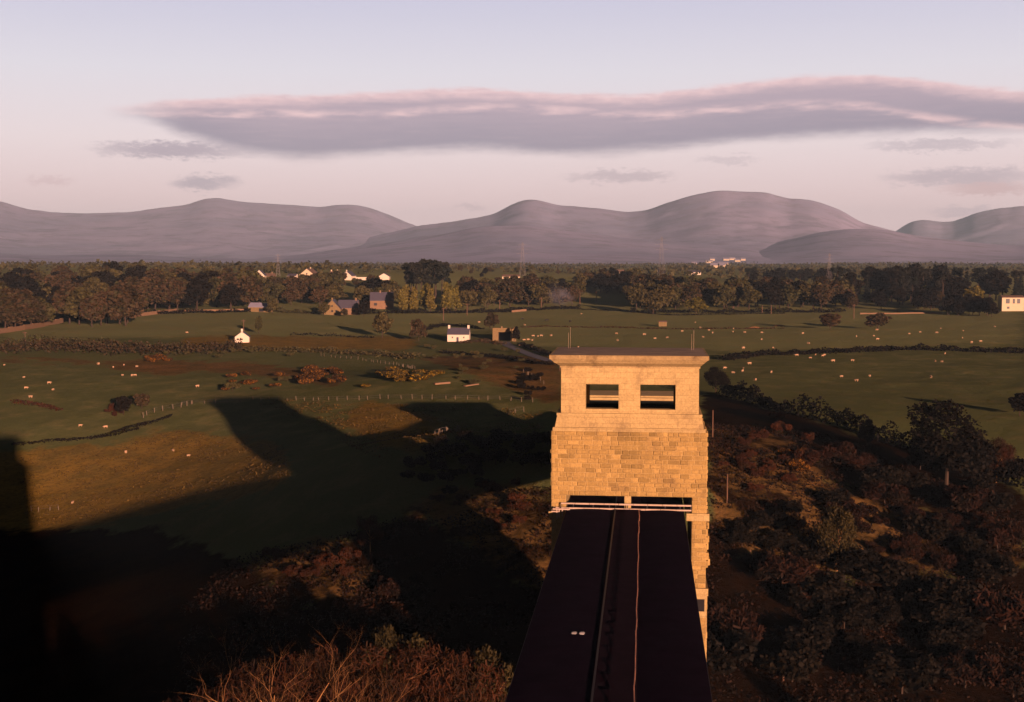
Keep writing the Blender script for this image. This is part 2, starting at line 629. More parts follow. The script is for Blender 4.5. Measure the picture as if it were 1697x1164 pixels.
M['pine'] = leaf_mat('dark_conifer', (0.007, 0.010, 0.008), (0.014, 0.013, 0.009))
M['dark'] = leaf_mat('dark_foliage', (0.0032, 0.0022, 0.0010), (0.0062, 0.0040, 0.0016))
M['rust'] = leaf_mat('rusty_twigs', (0.020, 0.0064, 0.0025), (0.042, 0.0135, 0.0045), (0.019, 0.0095, 0.0035))
M['bramble'] = leaf_mat('bramble', (0.008, 0.003, 0.0015), (0.016, 0.006, 0.002), (0.006, 0.004, 0.002))
M['black_hedge'] = leaf_mat('shade_black_hedge', (0.0022, 0.0016, 0.0008), (0.004, 0.0028, 0.0012))  # hedge leaves blackened so their sunlit side reads as shade
M['russet'] = leaf_mat('russet_scrub', (0.008, 0.0030, 0.0014), (0.019, 0.0062, 0.0024), (0.007, 0.004, 0.0017))
M['young'] = leaf_mat('young_leaf', (0.022, 0.017, 0.005), (0.034, 0.024, 0.007))
M['tuft'] = leaf_mat('tussock', (0.045, 0.028, 0.008), (0.075, 0.045, 0.010), (0.10, 0.062, 0.012), True)
M['gorse'] = leaf_mat('gorse', (0.012, 0.007, 0.003), (0.028, 0.013, 0.004), (0.15, 0.062, 0.006), True)
M['gold'] = leaf_mat('gorse_in_flower', (0.020, 0.016, 0.005), (0.04, 0.028, 0.007), (0.17, 0.10, 0.008), True)


# ------------------------------------------------------------------ the ground
m, N, b = new_mat('land')
geo = N.new('ShaderNodeNewGeometry')
P_ = geo.outputs['Position']
reg = N.new('ShaderNodeAttribute', attribute_name='cover')
sp = N.new('ShaderNodeSeparateColor')
N.l.new(reg.outputs['Color'], sp.inputs[0])
nbig = N.noise(P_, 0.02, 4, 0.6)
nmid = N.noise(P_, 0.12, 5, 0.65)
nfin = N.noise(P_, 0.9, 5, 0.7)
edge = N.math('MULTIPLY', N.math('SUBTRACT', nmid, 0.5), 1.7)
past = N.mix(nbig, (0.078, 0.091, 0.032), (0.108, 0.112, 0.040))
past = N.mix(N.smooth(nmid, 0.45, 0.75), past, (0.125, 0.114, 0.045))
past = N.mix(N.math('MULTIPLY', N.smooth(nfin, 0.5, 0.8), 0.5), past, (0.052, 0.054, 0.018))
yel = N.mix(N.smooth(nmid, 0.3, 0.7), (0.225, 0.138, 0.030), (0.130, 0.096, 0.027))
yel = N.mix(N.math('MULTIPLY', N.smooth(nfin, 0.45, 0.7), 0.7), yel, (0.070, 0.047, 0.014))
brn = N.mix(N.smooth(nmid, 0.3, 0.7), (0.165, 0.088, 0.030), (0.095, 0.068, 0.022))
brn = N.mix(N.math('MULTIPLY', N.smooth(nfin, 0.45, 0.7), 0.6), brn, (0.03, 0.018, 0.008))
scrub_shade = N.mix(N.smooth(nmid, 0.3, 0.7), (0.008, 0.004, 0.002), (0.015, 0.0075, 0.003))
lp = N.new('ShaderNodeAttribute', attribute_name='pale_pasture')  # paler pasture colour in the far and middle fields
lgt = N.mix(nbig, (0.155, 0.168, 0.064), (0.200, 0.202, 0.080))
lgt = N.mix(N.smooth(nmid, 0.45, 0.75), lgt, (0.21, 0.180, 0.072))
lgt = N.mix(N.math('MULTIPLY', N.smooth(nfin, 0.5, 0.8), 0.4), lgt, (0.095, 0.095, 0.034))
past = N.mix(N.smooth(N.math('ADD', lp.outputs['Fac'], N.math('MULTIPLY', edge, 0.5)), 0.2, 0.8), past, lgt)
c_ = N.mix(N.smooth(N.math('ADD', sp.outputs[0], edge), 0.3, 0.7), past, yel)
c_ = N.mix(N.smooth(N.math('ADD', sp.outputs[1], edge), 0.3, 0.7), c_, brn)
c_ = N.mix(N.smooth(N.math('ADD', sp.outputs[2], edge), 0.3, 0.7), c_, scrub_shade)
N.l.new(c_, b.inputs['Base Color'])
b.inputs['Roughness'].default_value = 1.0
b.inputs['Specular IOR Level'].default_value = 0.0
bp = N.new('ShaderNodeBump')
bp.inputs['Strength'].default_value = 0.75
bp.inputs['Distance'].default_value = 0.55
hsum = N.math('ADD', N.noise(P_, 0.8, 6, 0.75), N.math('MULTIPLY', nmid, 1.5))
N.l.new(hsum, bp.inputs['Height'])
N.l.new(bp.outputs[0], b.inputs['Normal'])
M['land'] = m

NA = 820
ang = np.linspace(R(-58), R(52), NA)
rr = [112.0]
while rr[-1] < 15500:
    rr.append(rr[-1] * 1.0085 + 0.25)
rr = np.array(rr)
AA, RR = np.meshgrid(ang, rr)
GX, GY = np.sin(AA) * RR, np.cos(AA) * RR
GZ = T(GX, GY)
ppx, ppy = project(GX, GY, GZ)


def region(*polys):
    r = np.zeros(GX.shape, bool)
    for p in polys:
        r |= inside(ppx, ppy, p)
    return r.astype(np.float32)


c_yel = region([(-200, 755), (150, 738), (300, 712), (465, 735), (490, 800), (40, 900), (-200, 920)],
               [(610, 660), (720, 690), (740, 730), (650, 745), (560, 700)],
               [(300, 557), (690, 559), (690, 580), (300, 580)])
c_brn = region([(0, 590), (150, 596), (300, 618), (300, 628), (150, 606), (0, 600)],
               [(180, 596), (420, 600), (540, 622), (600, 648), (430, 622), (250, 612)],
               [(680, 590), (930, 590), (930, 680), (860, 650), (760, 615)],
               [(1175, 700), (1330, 720), (1380, 800), (1700, 880), (1700, 960), (1300, 960), (1175, 900)],
               [(660, 820), (860, 800), (925, 850), (925, 1000), (840, 960), (700, 860)],
               [(380, 940), (560, 890), (640, 960), (560, 1020)])
c_scrub_shade = region([(-300, 890), (50, 880), (260, 880), (400, 930), (560, 895), (700, 850), (830, 812), (930, 812), (930, 1800), (-300, 1800)],
               [(1165, 648), (1200, 655), (1300, 683), (1455, 726), (1700, 812), (1700, 862), (1455, 772), (1300, 726), (1165, 686)],  # dark strip puts the hedge's shadow band into the ground colour
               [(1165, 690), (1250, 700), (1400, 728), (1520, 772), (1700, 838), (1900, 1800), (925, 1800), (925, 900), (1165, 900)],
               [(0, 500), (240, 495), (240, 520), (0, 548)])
c_scrub_shade = np.clip(c_scrub_shade - 0.55 * c_brn, 0, 1)


def blur(a):
    for _ in range(3):
        p = np.pad(a, 2, mode='edge')
        a = sum(p[2:-2, i:i + a.shape[1]] for i in range(5)) / 5
        p = np.pad(a, 2, mode='edge')
        a = sum(p[i:i + a.shape[0], 2:-2] for i in range(5)) / 5
    return a


c_lgt = 0.95 * region([(230, 512), (860, 505), (880, 540), (740, 552), (600, 560), (100, 560), (0, 575), (0, 540)],
                      [(850, 480), (1697, 500), (1697, 566), (1200, 578), (850, 572)], [(0, 400), (1697, 400), (1697, 505), (0, 505)])
c_lgt += 0.32 * region([(0, 590), (560, 625), (940, 600), (940, 700), (700, 770), (470, 740), (0, 760)]) + 0.3 * region([(850, 572), (1697, 566), (1697, 640), (1200, 640)])
c_lgt = blur(blur(c_lgt))
c_yel, c_brn, c_scrub_shade = blur(c_yel), blur(c_brn), blur(c_scrub_shade)
cover = np.stack([c_yel, c_brn, c_scrub_shade, np.ones_like(c_yel)], -1).reshape(-1, 4)
nr = len(rr)
idx = np.arange(nr * NA).reshape(nr, NA)
quads = np.stack([idx[:-1, :-1], idx[:-1, 1:], idx[1:, 1:], idx[1:, :-1]], -1).reshape(-1, 4)
gr = np_mesh('ground', np.stack([GX, GY, GZ], -1).reshape(-1, 3), quads, M['land'], attr={'cover': cover, 'pale_pasture': c_lgt.ravel()}, smooth=True)
tag(gr, 'rolling green pasture and brown rough grass falling to the shore', kind='structure')

m, N, b = new_mat('strait_water')
b.inputs['Base Color'].default_value = (0.012, 0.018, 0.022, 1)
b.inputs['Roughness'].default_value = 0.12
b.inputs['Specular IOR Level'].default_value = 0.5
t = N.new('ShaderNodeTexCoord')
bp = N.new('ShaderNodeBump')
bp.inputs['Strength'].default_value = 0.3
bp.inputs['Distance'].default_value = 0.3
N.l.new(N.noise(t.outputs['Object'], 0.4, 4), bp.inputs['Height'])
N.l.new(bp.outputs[0], b.inputs['Normal'])
wt = MB().add([(-2500, -190, 0), (2500, -190, 0), (2500, 400, 0), (-2500, 400, 0)], [(0, 1, 2, 3)]).build('water', m)
tag(wt, 'dark water of the strait below the bridge', kind='structure')

# ---- the mountains
m, N, b = new_mat('haze_tinted_moorland')
geo = N.new('ShaderNodeNewGeometry')
P_ = geo.outputs['Position']
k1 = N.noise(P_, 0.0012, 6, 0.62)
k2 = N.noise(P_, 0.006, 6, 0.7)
c_ = N.mix(N.smooth(k1, 0.35, 0.65), (0.37, 0.36, 0.53), (0.29, 0.305, 0.46))  # pale blue of the distance haze put into the hill colours
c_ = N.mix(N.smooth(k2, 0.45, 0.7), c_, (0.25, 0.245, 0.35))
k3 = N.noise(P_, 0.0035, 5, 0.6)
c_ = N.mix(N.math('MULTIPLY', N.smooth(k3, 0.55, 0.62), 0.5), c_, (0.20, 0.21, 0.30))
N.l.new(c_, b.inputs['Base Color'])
b.inputs['Roughness'].default_value = 1.0
b.inputs['Specular IOR Level'].default_value = 0.0
M['hazy_moor'] = m


def hills(name, prof, dist, width, back, label, seed, rough=1.0, base=440):
    """a range of hills whose crest line, dist metres away, has the heights of prof"""
    pts = [(math.radians(azel(px, 430)[0]), math.tan(R(azel(px, py)[1])) * dist + CAMZ) for px, py in prof]
    pa, pz = np.array([p[0] for p in pts]), np.array([p[1] for p in pts])
    a = np.linspace(pa[0], pa[-1], int((pa[-1] - pa[0]) * dist / 22) + 2)
    crest = np.interp(a, pa, pz)
    ker = np.hanning(9)
    ker /= ker.sum()
    crest = np.convolve(np.pad(crest, 4, mode='edge'), ker, 'valid')
    crest = crest + fbm(a * dist / 130, np.full_like(a, seed), 4, seed) * 5.0 * rough
    s = np.concatenate([np.linspace(0, 1, 110), 1 + np.linspace(0, 1, 40)[1:]])
    S, A = np.meshgrid(s, a, indexing='ij')
    Rr = np.where(S <= 1, dist - width * (1 - S), dist + back * (S - 1))
    H = np.maximum(crest[None, :] - 45, 0)
    up = np.where(S <= 1, S, np.clip(2 - S, 0, 1))
    X, Y = np.sin(A) * Rr, np.cos(A) * Rr
    sh = np.where(S <= 1, 0.45 * up + 0.55 * up ** 2.0, up ** 1.2)
    spur = fbm(A * dist / 700 + fbm(X / 900, Y / 900, 3, seed + 5) * 0.7, S * width / 2600, 4, seed + 2)
    spur2 = fbm(X / 260, Y / 260, 5, seed + 8)
    env = np.clip(up * (1 - up) * 4, 0, 1) * np.where(S <= 1, 1, 0.4)
    Z = 45 + H * sh + env * (spur * 0.12 * np.minimum(H, 260) * rough + spur2 * 0.025 * np.minimum(H, 260))
    lim = CAMZ + (crest[None, :] - CAMZ) / dist * Rr      # no spur stands above the crest line
    Z = np.where((S < 0.93) & (Z > lim - 4), lim - 4 - 0.1 * (Z - lim), Z)
    Z = np.where(up <= 0.001, 30, Z)
    n0, n1_ = S.shape
    ii = np.arange(n0 * n1_).reshape(n0, n1_)
    q = np.stack([ii[:-1, :-1], ii[:-1, 1:], ii[1:, 1:], ii[1:, :-1]], -1).reshape(-1, 4)
    o = np_mesh(name, np.stack([X, Y, Z], -1).reshape(-1, 3), q, M['hazy_moor'], smooth=True)
    return tag(o, label, kind='structure')


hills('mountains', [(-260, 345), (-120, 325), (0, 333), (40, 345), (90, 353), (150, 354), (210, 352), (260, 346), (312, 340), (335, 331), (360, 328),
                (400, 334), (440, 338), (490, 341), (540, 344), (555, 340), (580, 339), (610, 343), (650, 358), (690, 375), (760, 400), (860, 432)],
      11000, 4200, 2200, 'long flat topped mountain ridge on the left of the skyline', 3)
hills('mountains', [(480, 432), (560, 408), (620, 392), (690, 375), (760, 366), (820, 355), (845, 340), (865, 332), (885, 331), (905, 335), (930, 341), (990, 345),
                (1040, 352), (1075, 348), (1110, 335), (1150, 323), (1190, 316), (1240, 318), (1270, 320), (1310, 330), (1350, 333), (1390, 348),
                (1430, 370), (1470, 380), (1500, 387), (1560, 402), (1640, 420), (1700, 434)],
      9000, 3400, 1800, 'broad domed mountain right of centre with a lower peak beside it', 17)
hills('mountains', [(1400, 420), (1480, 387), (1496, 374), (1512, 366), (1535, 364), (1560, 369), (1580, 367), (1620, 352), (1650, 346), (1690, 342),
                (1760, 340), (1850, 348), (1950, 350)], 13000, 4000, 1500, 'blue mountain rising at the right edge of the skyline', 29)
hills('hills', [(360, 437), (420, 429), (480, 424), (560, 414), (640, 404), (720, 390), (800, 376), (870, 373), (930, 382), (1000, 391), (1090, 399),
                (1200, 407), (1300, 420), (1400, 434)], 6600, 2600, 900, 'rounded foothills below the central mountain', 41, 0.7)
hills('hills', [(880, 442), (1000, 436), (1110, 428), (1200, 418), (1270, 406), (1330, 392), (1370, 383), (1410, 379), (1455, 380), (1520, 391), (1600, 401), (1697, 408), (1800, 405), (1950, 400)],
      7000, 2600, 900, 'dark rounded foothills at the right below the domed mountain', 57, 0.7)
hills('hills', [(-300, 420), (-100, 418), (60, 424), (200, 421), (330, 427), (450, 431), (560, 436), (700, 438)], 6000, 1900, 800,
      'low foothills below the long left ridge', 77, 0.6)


_dg = bpy.context.evaluated_depsgraph_get()


def far_surface(px, py):
    """the point of the land or hills a pixel looks at (only they stand in the scene so far)"""
    hit = scene.ray_cast(_dg, Vector((0, 0, CAMZ)), ray(px, py))
    return hit[1].copy() if hit[0] else at_dist(px, 4500)


VILLAGE = [(1175, 436, 24), (1189, 444, 30), (1199, 441, 22), (1203, 432, 22), (1213, 431, 24), (1222, 434, 20), (1231, 432, 18), (1180, 432, 18), (1150, 440, 16)]
VILLAGE = [(far_surface(a, b_), c2) for a, b_, c2 in VILLAGE]


# ------------------------------------------------------------------ the bridge
def X140(px, y=140.0):
    return y * math.tan(math.atan((px - CX) / F) - HEAD)


def Z140(py, y=140.0):
    """height at distance y of what shows at pixel row py (near the middle columns)"""
    return CAMZ - y * math.tan(math.atan((py - CY) / F) + PITCH) / math.cos(HEAD * 0.12)


TX = -1.72                               # tower axis
DXL, DXR = X140(941), X140(1136)         # edges of the tube roofs
ROOF = Z140(842)                         # roof level
zc_top, zc_fas, zc_bot = Z140(588), Z140(595), Z140(607)
z_open_t, z_open_b = Z140(637), Z140(678)
z_l1, z_l2, z_l3 = Z140(685), Z140(708), Z140(714)
z_slot = Z140(820)
z_s1, z_s2 = Z140(846), Z140(858)
z_q2 = Z140(968)
z_q3 = Z140(980)
TFOOT = 2.0


def courses(mb, face, a0, a1, z0, z1, plane, out, hrow=0.50, wmin=0.5, wmax=1.35, skip=None, rough=0.10, hole=None):
    """rock faced blocks laid in courses on a wall face: face 'y-','y+','x+','x-'; a = the running coordinate"""
    z = z0
    rows = max(1, round((z1 - z0) / hrow))
    h = (z1 - z0) / rows
    for r in range(rows):
        a = a0
        first = True
        while a < a1 - 0.05:
            w = rng.uniform(wmin, wmax) * (0.55 if first and r % 2 else 1.0)
            first = False
            if a1 - (a + w) < wmin * 0.6:
                w = a1 - a
            e = a + w
            p = rng.uniform(0.02, rough)
            tint = min(1, max(0, rng.gauss(0.58, 0.17)))
            if hole and a < hole[1] and e > hole[0] and z + h > hole[2] and z < hole[3]:
                a = e
                continue
            if skip:
                tint = skip(0.5 * (a + e), z + h / 2, tint)
            g = 0.018
            A0, A1, B0, B1 = a + g, e - g, z + g, z + h - g
            c0, c1 = plane, plane + out * p
            ins = min(0.07, w * .1)
            if face[0] == 'y':
                v = [(A0, c0, B0), (A1, c0, B0), (A1, c0, B1), (A0, c0, B1), (A0 + ins, c1, B0 + ins), (A1 - ins, c1, B0 + ins),
                     (A1 - ins, c1, B1 - ins), (A0 + ins, c1, B1 - ins)]
            else:
                v = [(c0, A0, B0), (c0, A1, B0), (c0, A1, B1), (c0, A0, B1), (c1, A0 + ins, B0 + ins), (c1, A1 - ins, B0 + ins),
                     (c1, A1 - ins, B1 - ins), (c1, A0 + ins, B1 - ins)]
            fs = [(4, 5, 6, 7), (0, 1, 5, 4), (1, 2, 6, 5), (2, 3, 7, 6), (3, 0, 4, 7)]
            if (face in ('y+', 'x-')):
                fs = [tuple(reversed(f)) for f in fs]
            mb.add(v, fs, tint)
            a = e
        z += h


def make_tower(name, label, ztop, yfront, portal):
    """a stone bridge tower: local origin at the foot centre of its near face"""
    root = empty(name, label, 'tower', (TX, yfront, 0), 0, 'stone towers of the bridge')
    dz = ztop - zc_top
    O = lambda z: z + dz
    wl, wr = X140(915) - TX, X140(1174) - TX
    # --- shaft with rock faced courses
    fy = -0.35
    dep = 13.6
    zt = O(z_l3)
    core = MB()
    if portal:
        px0, px1 = DXL - 0.12 - TX, X140(1150) - TX
        core.box(wl, wr, fy, dep, O(z_slot), zt)
        core.box(wl, px0, fy, dep, z_q3, O(z_slot) - 0.004)
        core.box(px1, wr, fy, dep, z_q3, O(z_slot) - 0.004)
        core.box(px0 + .004, px1 - .004, fy + 0.2, dep - 0.2, z_q3, ROOF - 9.0)
        core.box(wl - 0.15, wr + 0.15, fy - 0.12, dep + 0.12, TFOOT - 6, z_q3 - 0.003)
    else:
        core.box(wl, wr, fy, dep, TFOOT - 6, zt)
    sh = core.build('shaft', M['stone'], root)
    bl = MB()

    def repair(a, z, t):
        if abs(a - (X140(1045) - TX)) < 1.35 and O(Z140(775)) < z < O(Z140(716)):
            return min(t, 0.12) if int(z * 1.7) % 3 else min(0.5, t)
        return t
    zb = O(z_slot) if portal else 30
    courses(bl, 'y-', wl, wr, zb, zt, fy, -1, skip=repair)
    courses(bl, 'y+', wl, wr, zb, zt, dep, 1)
    courses(bl, 'x+', fy, dep, zb, zt, wr, 1, rough=0.16)
    courses(bl, 'x-', fy, dep, zb, zt, wl, -1, rough=0.14)
    if portal:
        courses(bl, 'y-', wl, px0, z_s1, O(z_slot), fy, -1, wmin=0.4, wmax=0.9)
        courses(bl, 'y-', px1, wr, z_s1, O(z_slot), fy, -1)
        courses(bl, 'y-', px1, wr, z_q2, z_s2, fy, -1, rough=0.08)
        courses(bl, 'x+', fy, dep, z_s1, O(z_slot), wr, 1, rough=0.16)
        courses(bl, 'x+', fy, dep, z_q2 + 2.2, z_s2 - 0.9, wr, 1, hrow=0.95, wmin=1.0, wmax=1.9, rough=0.55)
        courses(bl, 'y-', wl - .1, wr + .1, TFOOT, z_q3 - .05, fy - .12, -1, hrow=0.8, wmin=1, wmax=2,
                hole=(X140(1159) - TX, X140(1173) - TX, Z140(1007), Z140(985)))
        courses(bl, 'x+', fy, dep, TFOOT, z_q3 - .05, wr + .15, 1, hrow=0.8, wmin=1, wmax=2)
        courses(bl, 'x-', fy, dep, TFOOT, z_q3 - .05, wl - .15, -1, hrow=0.8, wmin=1, wmax=2)
    bl.build('rock_faced_masonry', M['blocks'], root)
    if portal:
        # string courses round the right leg, dark panel for the hole below, pier between the slots
        for a in ((px1 - 0.6, wr + 0.32, fy - 0.28, dep + .2, z_s2, z_s1, 0.6), (wl - 0.3, px0 - .003, fy - 0.28, dep + .2, z_s2, z_s1, 0.5),
                  (px1 - 0.2, wr + 0.28, fy - 0.3, dep + .2, z_q3, z_q2, 0.4)):
            MB().box(*a).build('string_course', M['stone'], root)
        pr = MB().box(X140(1037) - TX, X140(1048) - TX, fy - .02, fy + 1.2, ROOF + .02, O(z_slot) - .006, 0.6)
        pr.build('centre_pier', M['stone'], root)
        rc = MB().box(X140(1160) - TX, X140(1172.5) - TX, fy - .13, fy - .125, Z140(1006), Z140(986))
        rc.build('dark_hole_panel', M['void'], root)  # flat panel, the shade of a hole put into its colour
    # --- base of the upper storey: two plain bands
    b1 = MB()
    x0, x1 = X140(917) - TX, X140(1171.5) - TX
    b1.box(x0, x1, fy - .18, dep + .15, O(z_l3), O(z_l2), 0.45)
    x0, x1 = X140(924) - TX, X140(1165) - TX
    b1.taper(x0 - .25, x1 + .25, -.2, dep - .1, O(z_l2), x0, x1, 0, dep - .35, O(z_l1) - .25, 0.5)
    b1.box(x0 - .06, x1 + .06, -.08, dep - .3, O(z_l1) - .25, O(z_l1), 0.7)
    b1.build('plinth_band', M['stone'], root)
    # --- open upper storey
    x0, x1 = X140(930) - TX, X140(1160) - TX
    up0, up1 = 0.28, 10.9
    zs, zl = O(z_open_b), O(z_open_t)
    o1, o2, o3, o4 = X140(971) - TX, X140(1026) - TX, X140(1062) - TX, X140(1121) - TX
    ub = MB()
    floor = O(Z140(667, 152) if portal else z_open_b - .2)
    ub.box(x0, x1, up0, up0 + 1.3, O(z_l1), zs, 0.7)                       # front sill wall
    for a, b_ in ((x0, o1), (o2, o3), (o4, x1)):
        ub.box(a, b_, up0, up0 + 1.3, zs, zl, 0.65)
        ub.box(a, b_, up1 - 1.3, up1, floor, zl, 0.5)
    ub.box(x0, x1, up1 - 1.3, up1, O(z_l1), floor, 0.5)
    ub.box(x0, x0 + 1.3, up0 + 1.3, up1 - 1.3, O(z_l1), zl, 0.5)
    ub.box(x1 - 1.3, x1, up0 + 1.3, up1 - 1.3, O(z_l1), zl, 0.5)
    ub.box(x0, x1, up0, up1, zl, O(zc_bot) - .18, 0.75)
    ub.box(.5 * (o2 + o3) - .4, .5 * (o2 + o3) + .4, up0 + 1.302, up1 - 1.302, floor, zl, 0.5)  # unseen dividing wall, added to stop sun crossing between the openings
    ub.build('upper_storey', M['stone'], root)
    MB().box(x0 + 1.302, x1 - 1.302, up0 + 1.302, up1 - 1.302, O(z_l1), floor - .012).build('loft_floor', M['void'], root)
    # --- cornice and roof
    cn = MB()
    c0, c1 = X140(911.5) - TX, X140(1175.5) - TX
    cn.box(x0 - .12, x1 + .12, up0 - .12, up1 + .12, O(zc_bot) - .18, O(zc_bot), 0.8)
    cn.taper(x0 - .1, x1 + .1, up0 - .1, up1 + .1, O(zc_bot), c0 + .55, c1 - .55, up0 - .75, up1 + .75, O(zc_bot) + .38, 0.7)
    cn.taper(c0 + .55, c1 - .55, up0 - .75, up1 + .75, O(zc_bot) + .38, c0 + .1, c1 - .1, up0 - 1.1, up1 + 1.1, O(zc_fas), 0.75)
    cn.box(c0, c1, up0 - 1.2, up1 + 1.2, O(zc_fas), O(zc_top), 0.35)
    cn.build('cornice', M['cornice'], root)
    rf = MB()
    rf.taper(c0 + .25, c1 - .25, up0 - .9, up1 + .9, O(zc_top), c0 + 2.2, c1 - 2.2, up0 + 2, up1 - 2, O(zc_top) + .08)
    rf.build('roof', M['lead'], root)
    for (rx, ry, h) in ((X140(934) - TX, 9.0, 1.9), (X140(937) - TX, 9.4, 2.5), (X140(1151) - TX, 7.5, 1.9), (X140(1155) - TX, 8.2, 2.3)) if portal else ():
        MB().tube([(rx, ry, O(zc_top)), (rx, ry, O(zc_top) + h)], 0.022, 5).build('lightning_rod', M['lead'], root)
    return root


tower = make_tower('bridge_tower', 'sunlit stone bridge tower with two square openings under its cornice', zc_top, 140.0, True)
tower2 = make_tower('bridge_tower', 'taller stone tower the picture is taken from, known by its long shadow', 68.35, -12.6, False)

# ---- the abutment beyond the tower, seen through its openings
YA = 226.0
ab = empty('bridge_abutment', 'squat stone abutment with coping seen through the tower openings', 'abutment', (TX, YA, 0))
za = CAMZ - YA * (659 - 430) / F
MB().box(-8.3, 8.3, 0.5, 11.5, 26, za - 1.35, 0.5).build('body', M['stone'], ab)
cp = MB().box(-8.9, 8.9, -0.3, 12.3, za - 1.0, za, 0.7)
cp.taper(-8.35, 8.35, .3, 11.7, za - 1.346, -8.9, 8.9, -.3, 12.3, za - 1.002, 0.7)
cp.build('coping', M['stone'], ab)
for s in (-1, 1):
    MB().box(s * 8.0 - .6, s * 8.0 + .6, 11.502, 30, 24, za - 5.0, 0.45).build('wing_wall', M['brown_wall'], ab)
MB().box(-8.4, 8.4, .6, 1.1, za + .004, za + .3, .5).build('roof_kerb', M['stone'], ab)

# ---- the tubes with their tarred roof
br = empty('tubular_bridge', 'long tubular railway bridge with black tarred roof running to the stone tower', 'bridge', (0, 0, 0))
Y0, Y1 = -150.0, 227.5
xm0, xm1 = X140(1023), X140(1059)
DEP = 6.6


def roof_sheet(xa, xb, crown, name):
    mb = MB()
    n = 8
    ys = np.arange(Y0, Y1 + 1, 3.0)
    v, f = [], []
    for y in ys:
        for i in range(n + 1):
            q = i / n
            v.append((xa + (xb - xa) * q, float(y), ROOF + crown * (1 - (2 * q - 1) ** 2) + 0.012 * math.sin(y * 1.3 + i)))
    for j in range(len(ys) - 1):
        for i in range(n):
            a = j * (n + 1) + i
            f.append((a, a + 1, a + n + 2, a + n + 1))
    mb.add(v, f)
    for y in np.arange(Y0 + 2, Y1 - 2, 2.6):
        for i in range(n):
            q0, q1 = i / n, (i + 1) / n
            xx0, xx1 = xa + (xb - xa) * q0, xa + (xb - xa) * q1
            z0, z1 = (ROOF + crown * (1 - (2 * q - 1) ** 2) for q in (q0, q1))
            o = rng.uniform(-.02, .02)
            mb.add([(xx0, y + o, z0 + .012), (xx1, y + o, z1 + .012), (xx1, y + .12 + o, z1 + .02), (xx0, y + .12 + o, z0 + .02), (xx0, y + .2 + o, z0 + .01), (xx1, y + .2 + o, z1 + .01)],
                   [(0, 1, 2, 3), (3, 2, 5, 4)])
    return mb.build(name, M['felt'], br)


roof_sheet(DXL, xm0 - .004, 0.10, 'roof_sheet')
roof_sheet(xm1 + .35, DXR, 0.10, 'roof_sheet')
wk = MB().box(xm0, xm1 + .345, Y0, Y1, ROOF - .35, ROOF + .115)
wk.build('walkway', M['felt_dark'], br)
kb = MB()
for xx in (xm0 - .06, ):
    kb.box(xx - .08, xx + .055, Y0, Y1, ROOF + .012, ROOF + .14)
kb.build('walkway_kerb', M['iron'], br)
for xa, xb in ((DXL + .35, xm0 - .1), (xm1 + .1, DXR - .35)):
    tb = MB().box(xa, xb, Y0, Y1, ROOF - DEP, ROOF - .16)
    for y in np.arange(Y0 + 1, Y1, 1.2):
        tb.box(xa - .07, xa - .002, y, y + .12, ROOF - DEP + .2, ROOF - .3)
        tb.box(xb + .002, xb + .07, y, y + .12, ROOF - DEP + .2, ROOF - .3)
    tb.build('tube', M['iron'], br)
ev = MB()
ev.box(DXL - .03, DXL + .3, Y0, Y1, ROOF - .28, ROOF - .012)
ev.box(DXR - .3, DXR + .03, Y0, Y1, ROOF - .28, ROOF - .012)
ev.build('eaves_board', M['iron'], br)
# slack hand cable on low posts along the walkway edge
hp = MB()
pts = []
for i, y in enumerate(np.arange(40, 139, 3.0)):
    x = xm1 + .22 + (0.26 if y < 72 else 0) * (72 - y) / 30 * -1 + rng.uniform(-.05, .05)
    hp.tube([(x, y, ROOF + .1), (x, y, ROOF + .72)], .025, 4)
    pts.append((x, y, ROOF + .72))
hp.build('cable_post', M['cable'], br)['kind'] = 'stuff'
cc_ = MB()
full = []
for a, b_ in zip(pts[:-1], pts[1:]):
    for q in (0, .25, .5, .75):
        sag = -.16 * 4 * q * (1 - q)
        full.append((a[0] + (b_[0] - a[0]) * q, a[1] + (b_[1] - a[1]) * q, a[2] + sag))
cc_.tube(full, .045, 5)
cc_.build('hand_cable', M['cable'], br)
vent = empty('roof_vent', 'pair of small white roof vents on the left black roof', 'vent', (X140(960, 92), 92, ROOF + .06))
for s in (-1, 1):
    q = MB().box(s * .36 - .2, s * .36 + .2, -.2, .2, 0, .13)
    q.taper(s * .36 - .26, s * .36 + .26, -.26, .26, .132, s * .36 - .12, s * .36 + .12, -.12, .12, .24)
    q.build('vent_cap', M['grey_rail'], vent)

# ---- pale rails and posts across the tower portal
vent.scale = (.8, .8, .7)
hr = empty('handrail', 'pale double handrail across the black roof where it enters the stone tower', 'railing', (0, 139.3, ROOF))
for zz, rad, xa, xb in ((0.64, .10, X140(931), X140(1149)), (0.12, .10, X140(919), X140(1149))):
    mb = MB()
    seg = 9
    for i in range(seg):
        a = xa + (xb - xa) * i / seg
        b_ = xa + (xb - xa) * (i + 1) / seg
        mb.box(a + .02, b_ - .02, -.08 - rad, -.08 + rad, zz - rad * .8 + rng.uniform(-.012, .012), zz + rad * .8)
    mb.build('rail', M['rail'], hr)
for px in (931, 952, 985, 1012, 1042, 1075, 1105, 1130, 1148):
    MB().box(X140(px) - .05, X140(px) + .05, -.10, -.02, .17, .56).build('post', M['iron'], hr)
sc = empty('scaffold', 'small pale timber scaffold at the left foot of the tower portal', 'scaffold', (X140(932), 138.6, ROOF))
for dx, h0, h1 in ((-.45, -.95, .35), (-.2, -.8, .2), (.15, -.7, .3), (.75, -.55, .2)):
    MB().box(dx - .06, dx + .06, -.06, .06, h0, h1).build('pole', M['rail'], sc)
q = MB().box(-.9, 1.0, -.16, -.065, .06, .2)
q.box(-1.05, -.3, -.2, .3, -.2, -.08)
q.build('board', M['rail'], sc)


